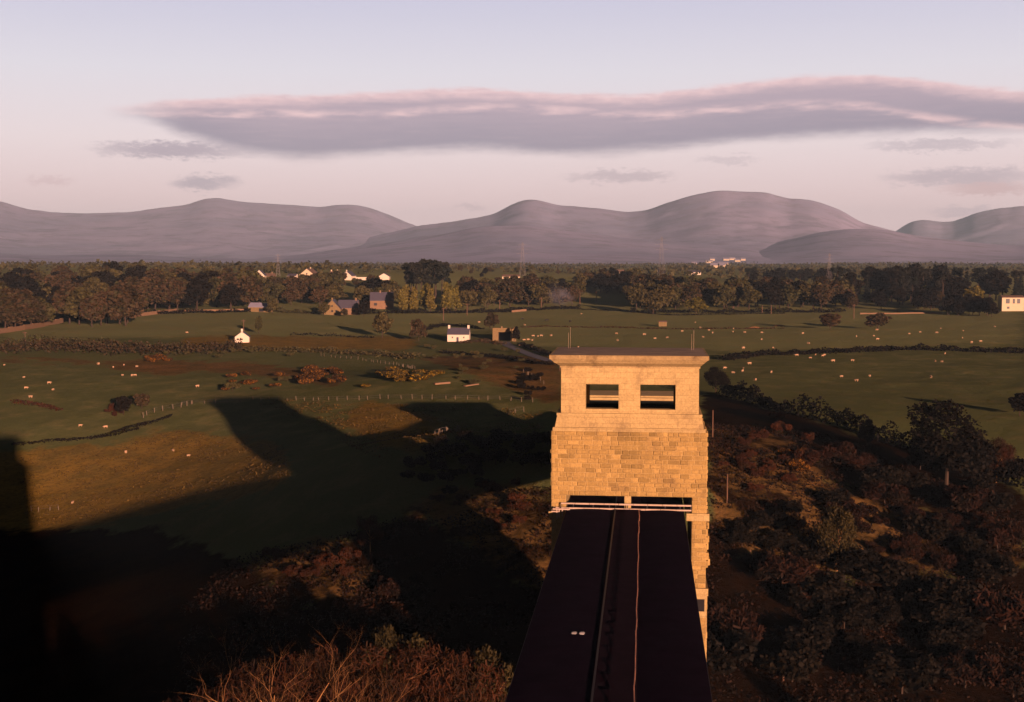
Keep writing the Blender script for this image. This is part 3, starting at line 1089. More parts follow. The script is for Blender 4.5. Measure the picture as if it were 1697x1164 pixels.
# ------------------------------------------------------------------ trees and bushes
def leaf_quads(P, size, up=0.3, thin=1.0):
    """one randomly turned leaf clump quad at every point; returns verts, quads"""
    n = len(P)
    a = nrng.normal(size=(n, 3))
    a[:, 2] *= (1 - up)
    a /= np.linalg.norm(a, axis=1)[:, None]
    b_ = np.cross(a, nrng.normal(size=(n, 3)))
    b_ /= np.linalg.norm(b_, axis=1)[:, None]
    s = (size * nrng.uniform(.55, 1.25, n))[:, None]
    a, b_ = a * s * .5, b_ * s * .5 * thin * nrng.uniform(.6, 1.0, (n, 1))
    V = np.stack([P - a - b_, P + a - b_ * .7, P + a * .8 + b_, P - a * .9 + b_ * .8], 1).reshape(-1, 3)
    return V, np.arange(n * 4).reshape(n, 4)


def crown_points(lobes, n):
    """points in the outer part of a set of ellipsoid lobes (cx,cy,cz,rx,ry,rz)"""
    L = np.array(lobes)
    w = (L[:, 3] * L[:, 4] * L[:, 5]) ** (2 / 3)
    k = nrng.choice(len(L), n, p=w / w.sum())
    d = nrng.normal(size=(n, 3))
    d /= np.linalg.norm(d, axis=1)[:, None]
    r = nrng.uniform(0.25, 1.0, n) ** 0.5
    clump = 0.86 + 0.22 * np.sin(d[:, 0] * 5 + k * 1.7) * np.sin(d[:, 1] * 5 + k) * np.sin(d[:, 2] * 5 + k * 2.3)
    p = L[k, :3] + d * L[k, 3:] * (r * clump)[:, None]
    return p, k


def crown_mesh(name, lobes, n, size, mat, parent, thin=1.0):
    p, k = crown_points(lobes, n)
    V, Q = leaf_quads(p, size, 0.3 if thin == 1.0 else -0.8, thin)
    tint = np.clip(nrng.normal(.5, .2, n) + (np.sin(k * 12.9898) * .25), 0, 1)
    return np_mesh(name, V, Q, mat, parent, attr={'tint': tint})


def limbs(mb, h, r0, lobes, spread=1.0):
    mb.tube([(0, 0, -.6), (0.02 * h, 0, h * .25), (0.01 * h, .02 * h, h * .6)], [r0 * 1.25, r0 * .9, r0 * .45], 6)
    for lb in lobes:
        c0 = Vector((0.015 * h, 0.01 * h, h * rng.uniform(.22, .5)))
        e = Vector(lb[:3])
        md = c0.lerp(e, .5) + Vector((0, 0, h * .03))
        mb.tube([c0, md, e], [r0 * .4, r0 * .26, r0 * .08], 4)


PROTO = {}


def proto(key, name, mats, h, wid, kind, n, size, thin=1.0):
    """unit tree of height h, width wid; kept out of the scene until placed"""
    root = bpy.data.objects.new(name, None)
    root.empty_display_size = .5
    lobes = []
    if kind == 'round':
        lobes.append((0, 0, h * .55, wid * .42, wid * .42, h * .40))
        for i in range(9):
            w = i * 2.4 + rng.random()
            q = rng.uniform(.30, .8)
            lobes.append((math.cos(w) * wid * .30 * rng.uniform(.7, 1.25), math.sin(w) * wid * .30 * rng.uniform(.7, 1.25), h * q,
                          wid * rng.uniform(.15, .25), wid * rng.uniform(.15, .25), h * rng.uniform(.10, .2)))
        lobes.append((wid * rng.uniform(-.1, .1), wid * rng.uniform(-.1, .1), h * .86, wid * .2, wid * .2, h * .13))
    elif kind == 'low':
        for i in range(8):
            w = i * 2.4 + rng.random()
            lobes.append((math.cos(w) * wid * .28, math.sin(w) * wid * .28, h * rng.uniform(.35, .68), wid * rng.uniform(.18, .28), wid * rng.uniform(.18, .28),
                          h * rng.uniform(.2, .32)))
    elif kind == 'column':
        for i in range(7):
            q = i / 6
            lobes.append((wid * rng.uniform(-.12, .12), wid * rng.uniform(-.12, .12), h * (.2 + .7 * q), wid * .5 * (1 - .55 * q * q), wid * .5 * (1 - .55 * q * q), h * .12))
    elif kind == 'pine':
        for i in range(8):
            w = i * 2.4
            q = rng.uniform(.55, .93)
            lobes.append((math.cos(w) * wid * .25, math.sin(w) * wid * .25, h * q, wid * .26, wid * .26, h * .09))
    elif kind == 'fir':
        for i in range(9):
            q = i / 8
            lobes.append((0, 0, h * (.16 + .8 * q), wid * (.5 - .44 * q), wid * (.5 - .44 * q), h * .08))
    mb = MB()
    limbs(mb, h, max(.05, h * .018), lobes[1:7] if kind in ('round', 'low') else [], 1)
    if kind in ('column', 'pine', 'fir'):
        mb.tube([(0, 0, h * .5), (0, 0, h * .9)], [h * .009, h * .003], 5)
    tr = mb.build('trunk', mats[1], None)
    cr = crown_mesh('crown', lobes, n, size, mats[0], None, thin)
    for o in (tr, cr):
        COL.objects.unlink(o)
        o.parent = root
    PROTO.setdefault(key, []).append((root, tr, cr, h))


def plant(key, p, h, label, cat='tree', group=None, wide=1.0, mat=None, which=None):
    root, tr, cr, h0 = rng.choice(PROTO[key]) if which is None else PROTO[key][which]
    r = root.copy()
    r.location = p
    s = h / h0
    r.scale = (s * wide, s * wide, s)
    r.rotation_euler = (0, 0, rng.uniform(0, 6.28))
    COL.objects.link(r)
    tag(r, label, cat, group)
    for o in (tr, cr):
        c2 = o.copy()
        c2.parent = r
        COL.objects.link(c2)
    return r


for i in range(4):
    proto('oak', 'oak_tree', (M['oak'], M['bark']), 16, 15, 'round', 2100, 1.25)
    proto('olive', 'broadleaf_tree', (M['olive'], M['bark']), 16, 14, 'round', 2100, 1.25)
for i in range(2):
    proto('darkoak', 'dark_tree', (M['dark'], M['bark']), 16, 14, 'round', 2100, 1.25)  # near black crowns, also stand in for deep shade inside the woods
    proto('bright', 'broadleaf_tree', (M['bright'], M['bark']), 14, 12, 'round', 1300, 1.1)
    proto('poplar', 'poplar_tree', (M['bright'], M['bark']), 18, 7, 'column', 1100, 1.0)
    proto('pine', 'pine_tree', (M['pine'], M['bark']), 22, 9, 'pine', 900, 1.0)
    proto('fir', 'fir_tree', (M['pine'], M['bark']), 20, 8, 'fir', 1100, .9)
    proto('bigdark', 'broadleaf_tree', (M['dark'], M['bark']), 16, 15, 'round', 6500, .5)
    proto('bush', 'bush', (M['olive'], M['bark']), 3, 4, 'low', 1500, .28)
    proto('darkbush', 'bush', (M['dark'], M['bark']), 3, 4, 'low', 1500, .28)
    proto('rust', 'bush', (M['rust'], M['bark']), 3, 4.2, 'low', 1800, .45, .3)
    proto('russet', 'bush', (M['russet'], M['bark']), 3, 4.2, 'low', 1800, .45, .3)
    proto('gorse', 'gorse_bush', (M['gorse'], M['bark']), 2.2, 3.6, 'low', 1300, .34, .6)
    proto('gold', 'gorse_bush', (M['gold'], M['bark']), 2.0, 4.0, 'low', 1300, .34, .6)
    proto('rusttree', 'budding_tree', (M['rust'], M['pale_bark']), 12, 10, 'round', 5200, .75, .15)
    proto('greenyoung', 'young_tree', (M['young'], M['pale_bark']), 12, 8, 'round', 5000, .42, .5)


def wood(n, p0, p1, depth, hr, kinds, label, group, cat='tree', minsep=7.0):
    """trees along a base line from pixel p0 to p1, standing up to depth metres behind it"""
    done = []
    tries = 0
    while len(done) < n and tries < n * 30:
        tries += 1
        q = rng.random()
        px, py = p0[0] + (p1[0] - p0[0]) * q, p0[1] + (p1[1] - p0[1]) * q
        g = ground(px, py)
        v = ray(px, 430)
        s = rng.random() ** 1.3 * depth
        x, y = g.x + v.x * s, g.y + v.y * s
        if any((x - a) ** 2 + (y - b_) ** 2 < minsep ** 2 for a, b_ in done):
            continue
        done.append((x, y))
        plant(rng.choice(kinds), (x, y, T1(x, y)), rng.uniform(*hr) * 1.22, label, cat, group, rng.uniform(1.0, 1.3))


wood(15, (5, 549), (212, 541), 40, (13, 18), ['oak', 'oak', 'oak', 'olive'], 'brown spreading tree at the field edge on the far left', 'brown trees along the left field edge')
wood(52, (-15, 530), (235, 519), 330, (13, 18.5), ['oak', 'olive', 'olive', 'darkoak', 'darkoak', 'oak'], 'tree in the dense wood rising behind the left field edge', 'dense wood on the left')
wood(48, (228, 519), (415, 513), 170, (13, 18), ['oak', 'oak', 'olive', 'darkoak'], 'tall brown tree in the wood left of the blue roofed barn', 'wood left of the barn')
wood(34, (405, 506), (560, 508), 170, (9, 13), ['olive', 'olive', 'oak'], 'olive green tree between the barn and the yellow stone house', 'trees behind the barn')
wood(30, (440, 478), (650, 476), 90, (3.5, 6), ['oak', 'olive', 'oak'], 'small brown tree on the slope below the white village', 'trees below the village')
wood(14, (600, 508), (655, 506), 60, (9, 13), ['darkoak', 'olive'], 'dark tree crowding round the slate roofed house', 'trees at the slate roofed house')
wood(15, (676, 503), (740, 503), 60, (20, 23), ['pine'], 'dark flat topped pine above the row of poplars', 'clump of dark pines', minsep=4)
wood(9, (658, 519), (775, 517), 14, (12, 16), ['poplar'], 'yellow green poplar in the row left of the smoke', 'row of poplars', minsep=5)
wood(38, (765, 515), (955, 508), 120, (11, 14.5), ['oak', 'olive', 'oak', 'darkoak'], 'mixed brown tree in the wood between poplars and smoke', 'wood between poplars and smoke')
wood(28, (960, 487), (1075, 486), 120, (10, 13.5), ['olive', 'darkoak', 'oak'], 'green tree on the rise right of the smoke', 'trees on the rise right of the smoke')
wood(66, (1045, 515), (1400, 513), 140, (12, 16), ['oak', 'olive', 'oak', 'darkoak', 'olive'], 'brown green tree in the long wood behind the shed', 'long wood behind the shed')
wood(34, (1232, 468), (1375, 468), 40, (9, 12), ['fir', 'pine', 'darkoak', 'fir'], 'dark fir on the skyline above the long wood', 'dark firs on the skyline', minsep=4)
wood(52, (1385, 508), (1700, 500), 200, (15, 20), ['fir', 'pine', 'darkoak', 'pine'], 'dark conifer in the plantation on the right skyline', 'dark plantation on the right')
wood(22, (1400, 514), (1640, 516), 60, (7, 11), ['darkoak', 'oak', 'darkoak'], 'dark bushy tree in front of the right plantation', 'trees in front of the plantation')
wood(36, (700, 462), (1230, 458), 500, (3.5, 6), ['olive', 'darkoak', 'oak'], 'far small tree on the plain below the mountains', 'far trees on the plain')
wood(11, (1560, 524), (1650, 526), 20, (7, 10), ['darkoak'], 'dark tree in the clump before the cream house', 'dark clump before the cream house', minsep=6)


def single(key, px, py, hpx, label, wide=1.0, cat='tree', which=None, group=None):
    g = ground(px, py)
    d = g.y * math.cos(HEAD) - g.x * math.sin(HEAD)
    return plant(key, g, hpx * d / F, label, cat, group, wide, which=which)


single('olive', 429, 553, 30, 'small upright olive tree beside the tiny white gabled cottage', .6)
single('olive', 634, 560, 44, 'round bushy tree standing alone left of the white cottage', .95)
single('oak', 694, 566, 38, 'brown tree at the left side of the white cottage', .8)
single('oak', 814, 549, 32, 'brown tree behind the stone railway portal', .9)
single('bright', 1613, 512, 40, 'yellow green round tree near the cream house at the right edge', 1.15)
single('oak', 1376, 546, 27, 'low spreading brown tree in the sheep field, left of two', 1.7)
single('oak', 1455, 546, 28, 'low spreading brown tree in the sheep field, right of two', 1.7)
single('olive', 1082, 521, 40, 'leaning bushy tree at the wood edge behind the shed', 1.2)
single('bright', 1154, 522, 30, 'round yellow green bush at the wood edge right of the shed', 1.5)
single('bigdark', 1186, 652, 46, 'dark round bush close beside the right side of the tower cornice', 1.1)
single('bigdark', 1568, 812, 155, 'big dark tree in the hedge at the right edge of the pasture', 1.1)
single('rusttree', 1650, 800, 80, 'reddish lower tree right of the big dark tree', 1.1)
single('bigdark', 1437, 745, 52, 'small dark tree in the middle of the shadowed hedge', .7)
single('darkoak', 1690, 690, 40, 'dark tree at the right edge of the pasture', 1.2)
single('darkoak', 205, 688, 32, 'dark windswept thorn tree on the bank left of the fence', 1.1)
single('oak', 235, 678, 26, 'brown windswept thorn tree beside the dark thorn', 1.3)
single('bush', 385, 650, 18, 'dark thorn at the tip of the long tower shadow', 1.2, 'bush')
single('darkoak', 855, 568, 28, 'dark conical tree beside the railway portal', .6)


single('olive', 537, 524, 24, 'rounded olive tree half covering the yellow stone house', 1.0)
single('darkoak', 603, 525, 28, 'dark tree between the yellow stone house and the slate roofed house', .9)
single('oak', 571, 525, 14, 'small brown tree before the dark roofed wing', 1.1)
single('olive', 452, 520, 26, 'olive tree covering the right end of the barn', 1.0)
# hedges
def hedge(pix, h, wd, mat, label, size=.5, dens=14, cat='hedge', name='hedge'):
    g = [ground(*p) for p in pix]
    P_l = []
    for a, b_ in zip(g[:-1], g[1:]):
        L = (b_ - a).length
        n = int(L * dens)
        q = nrng.random(n)
        x = a.x + (b_.x - a.x) * q
        y = a.y + (b_.y - a.y) * q
        d = Vector((b_.x - a.x, b_.y - a.y)).normalized()
        u = nrng.normal(0, .33, n)
        x = x - d.y * u * wd
        y = y + d.x * u * wd
        hh = h * (0.72 + .5 * vnoise(x / 4.0, y / 4.0, 8)) * np.clip(1 - (u / 1.1) ** 2, .1, 1)
        z = T(x, y) + nrng.random(n) ** .7 * np.maximum(hh, .2)
        P_l.append(np.stack([x, y, z], -1))
    Pt = np.concatenate(P_l)
    V, Q = leaf_quads(Pt, size)
    o0 = Vector(Pt.mean(0))
    o = np_mesh(name, V - np.array(o0), Q, mat, None, attr={'tint': np.clip(nrng.normal(.5, .22, len(Pt)), 0, 1)})
    o.location = o0
    return tag(o, label, cat)


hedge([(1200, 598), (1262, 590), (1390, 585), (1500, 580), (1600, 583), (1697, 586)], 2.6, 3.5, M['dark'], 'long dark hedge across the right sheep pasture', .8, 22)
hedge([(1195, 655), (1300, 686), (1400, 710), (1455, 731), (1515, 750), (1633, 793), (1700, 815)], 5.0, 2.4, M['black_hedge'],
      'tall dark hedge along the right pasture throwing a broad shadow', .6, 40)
hedge([(862, 543), (1000, 543), (1130, 546), (1300, 545)], .8, 1.2, M['rust'], 'low brown hedge line across the far sheep field below the shed', .5, 10)
hedge([(20, 739), (120, 732), (180, 722), (240, 705), (285, 690)], 1.0, 1.6, M['dark'], 'low dark hedge bank along the foot of the left pasture', .4, 26)
hedge([(150, 730), (190, 723), (230, 712)], .6, 1.0, M['dark'], 'short dark bank below the left hedge bank', .4, 16)
hedge([(0, 583), (120, 578), (230, 586), (400, 580)], 4.2, 16.0, M['oak'], 'scrubby brown hedge band between the left fields', .8, 46)
hedge([(0, 574), (90, 570), (180, 577), (290, 579)], 3.6, 9.0, M['olive'], 'olive scrub behind the brown hedge band on the left', .8, 30)
hedge([(380, 582), (520, 584), (640, 590), (690, 596)], 2.4, 7.0, M['olive'], 'olive hedge below the orange bracken strip', .6, 30)
hedge([(480, 556), (560, 558), (620, 561)], 1.5, 2.0, M['dark'], 'broken dark hedge above the orange bracken strip', .6, 8)
hedge([(730, 585), (800, 590), (860, 598), (915, 606)], 1.4, 3.0, M['dark'], 'dark hedge running from the cottage garden towards the tower', .5, 18)
hedge([(862, 573), (890, 582), (916, 592)], 2.2, 3.0, M['dark'], 'dark hedge along the railway cutting left of the tower top', .5, 24)
hedge([(700, 548), (740, 541), (800, 546)], 2.0, 3.0, M['darkoak'] if 'darkoak' in M else M['dark'], 'dark hedge behind the white cottage', .6, 18)
hedge([(20, 668), (60, 672), (100, 682)], 1.6, 2.0, M['rust'], 'short rusty hedge on the left pasture', .45, 22)
hedge([(760, 570), (800, 566), (830, 572)], 1.5, 5.0, M['oak'], 'brown garden hedge beside the white cottage', .5, 20)
hedge([(860, 505), (900, 503), (950, 500)], 1.0, 1.5, M['rust'], 'thin brown hedge under the smoke', .6, 8)
hedge([(940, 512), (1040, 517), (1110, 523), (1300, 520)], 1.0, 1.6, M['dark'], 'thin dark hedge at the foot of the long wood', .6, 10)

hedge([(228, 523), (320, 519), (415, 517)], 3.0, 4.0, M['dark'], 'dark shrub belt under the wood left of the barn', .8, 22)
hedge([(655, 520), (770, 519), (870, 515), (960, 511)], 3.0, 4.0, M['dark'], 'dark shrub belt under the poplars and the wood beside the smoke', .8, 22)
hedge([(1045, 519), (1200, 519), (1400, 517)], 3.0, 4.0, M['dark'], 'dark shrub belt along the front of the long wood', .8, 22)
hedge([(440, 516), (500, 520), (538, 521)], 3.2, 4.0, M['olive'], 'olive shrubs between the barn and the yellow stone house', .7, 22)
hedge([(590, 522), (625, 520), (655, 520)], 3.2, 4.0, M['dark'], 'dark shrubs in front of the slate roofed house', .7, 24)
# bushes by the dozen: pixel clusters (centre, spread, number, kind, height range)
CL = [
    (500, 626, 46, 13, 22, 'gorse', (1.6, 3.2), 'orange brown gorse bush in the middle of the left fields', 'gorse in the left fields'),
    (470, 632, 20, 5, 3, 'bush', (1.4, 2.0), 'pale olive bush among the orange gorse', 'olive bushes among the gorse'),
    (270, 598, 28, 6, 8, 'gorse', (1.4, 2.4), 'orange gorse bush below the left scrub band', 'gorse below the left scrub band'),
    (672, 628, 42, 10, 18, 'gold', (1.3, 3.0), 'yellow flowering gorse bush in the hollow before the mound', 'yellow gorse in the hollow'),
    (640, 622, 20, 5, 4, 'darkbush', (1.5, 2.4), 'dark bush at the left end of the yellow gorse', 'dark bushes by the yellow gorse'),
    (195, 684, 22, 8, 7, 'rust', (1.2, 2.2), 'rusty bush under the windswept thorns', 'rusty bushes under the thorns'),
    (400, 640, 40, 12, 9, 'gorse', (1.2, 2.2), 'brown gorse bush beside the tip of the long shadow', 'gorse by the shadow tip'),
    (800, 600, 90, 26, 26, 'bush', (1.2, 2.2), 'olive bush on the rough ground left of the tower', 'bushes left of the tower'),
    (880, 640, 30, 22, 12, 'darkbush', (1.4, 2.6), 'dark bush on the slope close left of the tower', 'dark bushes left of the tower'),
    (1270, 770, 80, 46, 26, 'rust', (1.2, 2.6), 'rusty bush on the sunlit bank right of the tower', 'rusty bushes right of the tower'),
    (1330, 770, 28, 24, 12, 'gorse', (1.2, 2.2), 'orange gorse bush at the bend of the path', 'gorse at the path'),
    (1440, 770, 50, 16, 10, 'russet', (1.5, 3.0), 'reddish bush along the shadowed hedge', 'bushes along the shadowed hedge'),
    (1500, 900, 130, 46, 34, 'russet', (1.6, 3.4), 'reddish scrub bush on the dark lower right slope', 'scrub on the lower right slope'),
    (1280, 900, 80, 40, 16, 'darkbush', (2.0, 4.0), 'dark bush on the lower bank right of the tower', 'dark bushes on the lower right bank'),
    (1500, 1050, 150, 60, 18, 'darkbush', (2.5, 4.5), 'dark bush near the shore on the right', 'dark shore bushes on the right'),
    (810, 850, 70, 40, 16, 'rust', (1.2, 2.6), 'rusty bush on the lit patch left of the tower leg', 'rusty bushes left of the tower leg'),
    (760, 790, 90, 25, 14, 'darkbush', (1.5, 3.0), 'dark bush in the shadow of the bridge', 'dark bushes in the bridge shadow'),
    (520, 940, 80, 26, 14, 'rust', (1.4, 2.6), 'rusty bush on the lit patch in the lower left', 'rusty bushes in the lower left'),
    (330, 585, 150, 9, 14, 'bush', (1.2, 2.2), 'olive bush in the scrub band between the left fields', 'bushes in the left scrub band'),
    (640, 990, 40, 22, 6, 'russet', (2.0, 3.6), 'sunlit bush at the edge of the long shadow', 'bushes at the shadow edge'),
]
for cxp, cyp, sx, sy, n, key, hh, lab, grp in CL:
    for i in range(n):
        px, py = cxp + rng.gauss(0, .55) * sx, cyp + rng.gauss(0, .55) * sy
        g = ground(px, py)
        if abs(g.x - TX) < 9.5 and g.y < 290:
            continue
        plant(key, g, rng.uniform(*hh), lab, 'bush', grp, rng.uniform(.8, 1.5))


# ---- hedgerows and copses far out on the plain, one mass
def far_hedgerows(n):
    pts = []
    for _ in range(n):
        a, r = rng.uniform(-32, 22), rng.uniform(1350, 4300)
        x0, y0 = math.sin(R(a)) * r, math.cos(R(a)) * r
        L, w = rng.uniform(60, 380), rng.choice([0, 0, .3, -.3, 1.2]) + rng.gauss(0, .12)
        k = int(L / 5)
        q = np.sort(nrng.random(k)) * L
        x, y = x0 + math.cos(w) * q + nrng.normal(0, 3, k), y0 + math.sin(w) * q + nrng.normal(0, 3, k)
        z = T(x, y) + nrng.random(k) * rng.uniform(3, 7)
        pts.append(np.stack([x, y, z], -1))
    P = np.repeat(np.concatenate(pts), 2, 0)
    P = P + nrng.normal(0, 1.2, P.shape)
    V, Q = leaf_quads(P, 4.5)
    o = np_mesh('far_hedgerows', V, Q, M['olive'], None, attr={'tint': np.clip(nrng.normal(.5, .25, len(P)), 0, 1)})
    return tag(o, 'far hedgerows and copses on the plain below the mountains', kind='stuff')


far_hedgerows(230)
# ---- the sunlit trees at the foot of the picture
def bare_tree(px, d, h, label, seed):
    p = at_dist(px, d)
    root = empty('bare_tree', label, 'tree', p)
    rg = random.Random(seed)
    tk, bk = MB(), MB()

    def grow(mb, p0, dr, ln, r, lev):
        pts, rad = [p0], [r]
        q, dd = p0.copy(), dr.copy()
        n = 5
        for i in range(n):
            dd = (dd + Vector((rg.gauss(0, .16), rg.gauss(0, .16), rg.gauss(.03, .08)))).normalized()
            q = q + dd * ln / n
            pts.append(q.copy())
            rad.append(r * (1 - .55 * (i + 1) / n))
        mb.tube(pts, rad, 5 if lev < 2 else 3, cap=False)
        if lev < 5:
            for i in range(3 if lev else 4):
                k = rg.randint(2, n) if lev else rg.randint(3, n)
                side = Vector((rg.gauss(0, 1), rg.gauss(0, 1), rg.uniform(-.1, .7)))
                nd = (dd * .75 + side.normalized() * .75).normalized()
                grow(bk, pts[k], nd, ln * rg.uniform(.5, .75), rad[k] * .62, lev + 1)
    grow(tk, Vector((0, 0, -.5)), Vector((rg.gauss(0, .05), rg.gauss(0, .05), 1)).normalized(), h * .62, h * .017, 0)
    tk.build('trunk', M['pale_bark'], root)
    bk.build('branches', M['pale_bark'], root)
    return root


bare_tree(437, 141, 22.0, 'bare pale branched tree in the lower left, left of its twin', 4)
bare_tree(482, 140, 23.5, 'tall bare pale branched tree standing out lit against the dark lower left', 9)
bare_tree(556, 142, 22.0, 'thin bare tree right of the two pale branched trees', 15)
bare_tree(290, 143, 20.5, 'lone thin bare trunk among the lower left scrub', 22)
FR = [(70, 152, 14), (115, 148, 15), (160, 154, 16), (205, 150, 15.5), (250, 148, 15.5), (300, 152, 15.5), (345, 149, 16), (392, 154, 17), (520, 154, 17), (575, 150, 16.5), (615, 153, 17),
      (655, 148, 17), (695, 152, 17), (735, 149, 16), (768, 153, 15.5)]
for px, d, h in FR:
    plant('rusttree', at_dist(px, d), h, 'rusty budding tree in the sunlit row along the bottom edge', 'tree', 'rusty trees along the bottom edge', rng.uniform(.9, 1.15))
plant('greenyoung', at_dist(806, 152), 16.5, 'slim green young tree at the right end of the bottom row', 'tree', None, .8)
plant('greenyoung', at_dist(640, 157), 17.0, 'green leafed young tree in the middle of the bottom row', 'tree', None, .9)
plant('greenyoung', at_dist(1395, 205), 11.0, 'green brown tree on the dark slope right of the tower leg', 'tree', None, 1.0)
plant('rusttree', at_dist(1490, 150), 12.5, 'small reddish tree poking up at the bottom right', 'tree', None, .5)
plant('rusttree', at_dist(610, 214), 7.0, 'small orange lit tree beside the long shadow in the lower left', 'tree', None, .9)

wood(26, (1330, 1100), (1690, 960), 70, (3, 5), ['darkbush', 'darkbush', 'russet'], 'tall dark bush on the shadowed lower right slope', 'tall dark bushes on the lower right slope', 'bush', minsep=4)
wood(12, (1190, 1150), (1690, 1160), 30, (4, 6), ['darkbush', 'russet'], 'tall dark bush near the bottom right corner', 'tall bushes near the bottom right', 'bush', minsep=4)
wood(16, (680, 800), (900, 780), 16, (2, 3), ['darkbush'], 'dark thorn bush in the bridge shadow left of the tower', 'dark thorns in the bridge shadow', 'bush', minsep=4)
# ---- undergrowth over the near banks (stuff)
def undergrowth(name, polys, n, size, mat, label, hmax=.7):
    pts = []
    xs, ys = nrng.uniform(-190, 190, n * 8), nrng.uniform(150, 420, n * 8)
    zs = T(xs, ys)
    a, b_ = project(xs, ys, zs)
    ok = np.zeros(len(xs), bool)
    for p in polys:
        ok |= inside(a, b_, p)
    ok &= ~((np.abs(xs - TX) < 9.3) & (ys < 280))
    ok &= vnoise(xs / 5, ys / 5, 31) + .5 * vnoise(xs / 1.7, ys / 1.7, 33) > -.25
    k = np.nonzero(ok)[0][:n]
    reps = 3
    x, y, z = [np.repeat(v[k], reps) for v in (xs, ys, zs)]
    x = x + nrng.normal(0, .35, len(x))
    y = y + nrng.normal(0, .35, len(x))
    z = z + nrng.random(len(x)) * hmax
    V, Q = leaf_quads(np.stack([x, y, z], -1), size)
    o = np_mesh(name, V, Q, mat, None, attr={'tint': np.clip(nrng.normal(.5, .25, len(x)), 0, 1)})
    return tag(o, label, kind='stuff')


undergrowth('undergrowth', [[(300, 1010), (380, 930), (560, 890), (700, 850), (830, 812), (925, 812), (925, 1300), (300, 1300)],
                            [(1170, 705), (1340, 715), (1697, 850), (1750, 1300), (1170, 1300)]], 26000, .36, M['bramble'],
            'rusty bracken and brambles covering the near banks')
undergrowth('rough_grass', [[(20, 760), (300, 715), (470, 740), (480, 790), (50, 880)], [(400, 660), (900, 680), (900, 715), (640, 770), (480, 690)]],
            15000, .26, M['tuft'], 'tufts of yellow rough grass on the left slope', .25)


# ------------------------------------------------------------------ poles, pylons, fences
def pole(px, py, hpx, label, arm=False, group=None):
    g = ground(px, py)
    d = g.y * math.cos(HEAD) - g.x * math.sin(HEAD)
    h = hpx * d / F
    o = MB()
    r = max(.13, d * .00035)
    o.tube([(0, 0, -.5), (0, 0, h)], [r, r * .7], 6)
    root = empty('telegraph_pole', label, 'pole', g, 0, group)
    o.build('shaft', M['wood'], root)
    if arm:
        MB().box(-1.0, 1.0, -r * 1.6, -r * 1.02, h * .9, h * .9 + .22).build('crossarm', M['wood'], root)
    return root


G1 = 'poles along the right bank'
pole(1181, 730, 50, 'tall thin pole standing right beside the tower masonry')
pole(1205, 835, 48, 'thin pole on the rusty bank right of the tower, lower of two')
pole(1243, 945, 30, 'short thin pole low on the dark bank right of the tower leg')
pole(1298, 1134, 46, 'faint pole near the bottom right of the bank')
for px, py, hp, lab in [(735, 532, 22, 'pole on the field in front of the poplars'), (774, 523, 20, 'pole at the wood edge above the white cottage'),
                        (828, 515, 18, 'pole at the dark wood edge right of the cottage'), (897, 513, 20, 'pole left of the smoke'),
                        (852, 567, 25, 'pale pole right of the stone railway portal'), (682, 557, 22, 'pole left of the white cottage'),
                        (961, 505, 22, 'pole right of the smoke'), (988, 501, 17, 'pole on the rise right of the smoke'),
                        (1263, 520, 13, 'left pole of two close together before the long wood'), (1278, 521, 15, 'right pole of two close together before the long wood'),
                        (1415, 528, 24, 'pole before the dark plantation'), (42, 571, 21, 'pole in the scrub at the left edge'),
                        (404, 556, 26, 'pole behind the tiny white gabled cottage'), (1215, 512, 20, 'pole in the trees right of the yellow green bush'),
                        (928, 615, 30, 'pole beside the left corner of the tower cornice')]:
    pole(px, py, hp, lab, arm=hp > 19)


def pylon(px, py_base, py_top, label):
    g = ground(px, py_base)
    d = g.y * math.cos(HEAD) - g.x * math.sin(HEAD)
    h = (py_base - py_top) * d / F
    root = empty('pylon', label, 'pylon', g, R(20))
    body, w0, w1, r = MB(), h * .07, h * .014, max(.05, d * .00004)
    lev = 7
    prev = None
    for i in range(lev + 1):
        q = i / lev
        w = w0 * (1 - q) ** 1.3 + w1
        ring = [Vector((sx * w, sy * w, h * q)) for sx, sy in ((-1, -1), (1, -1), (1, 1), (-1, 1))]
        if prev:
            for k in range(4):
                body.tube([prev[k], ring[k]], r, 4, cap=False)
                body.tube([prev[k], ring[(k + 1) % 4]], r * .6, 3, cap=False)
                body.tube([prev[(k + 1) % 4], ring[k]], r * .6, 3, cap=False)
        prev = ring
    body.build('lattice', M['steel'], root)
    for q in (.68, .80, .92):
        w = h * (.17 if q < .9 else .12)
        a = MB()
        a.tube([(-w, 0, h * q), (0, 0, h * (q + .03)), (w, 0, h * q)], r, 4)
        a.tube([(-w, 0, h * q), (w, 0, h * q)], r * .8, 4)
        a.build('crossarm', M['steel'], root)


pylon(866, 461, 402, 'faint pylon on the plain in the middle, below the rounded peak')
pylon(1096, 459, 393, 'faint tall pylon on the plain below the domed mountain')
pylon(1374, 470, 420, 'pylon among the trees left of the dark plantation')
pylon(461, 458, 421, 'faint pylon behind the white village gable')


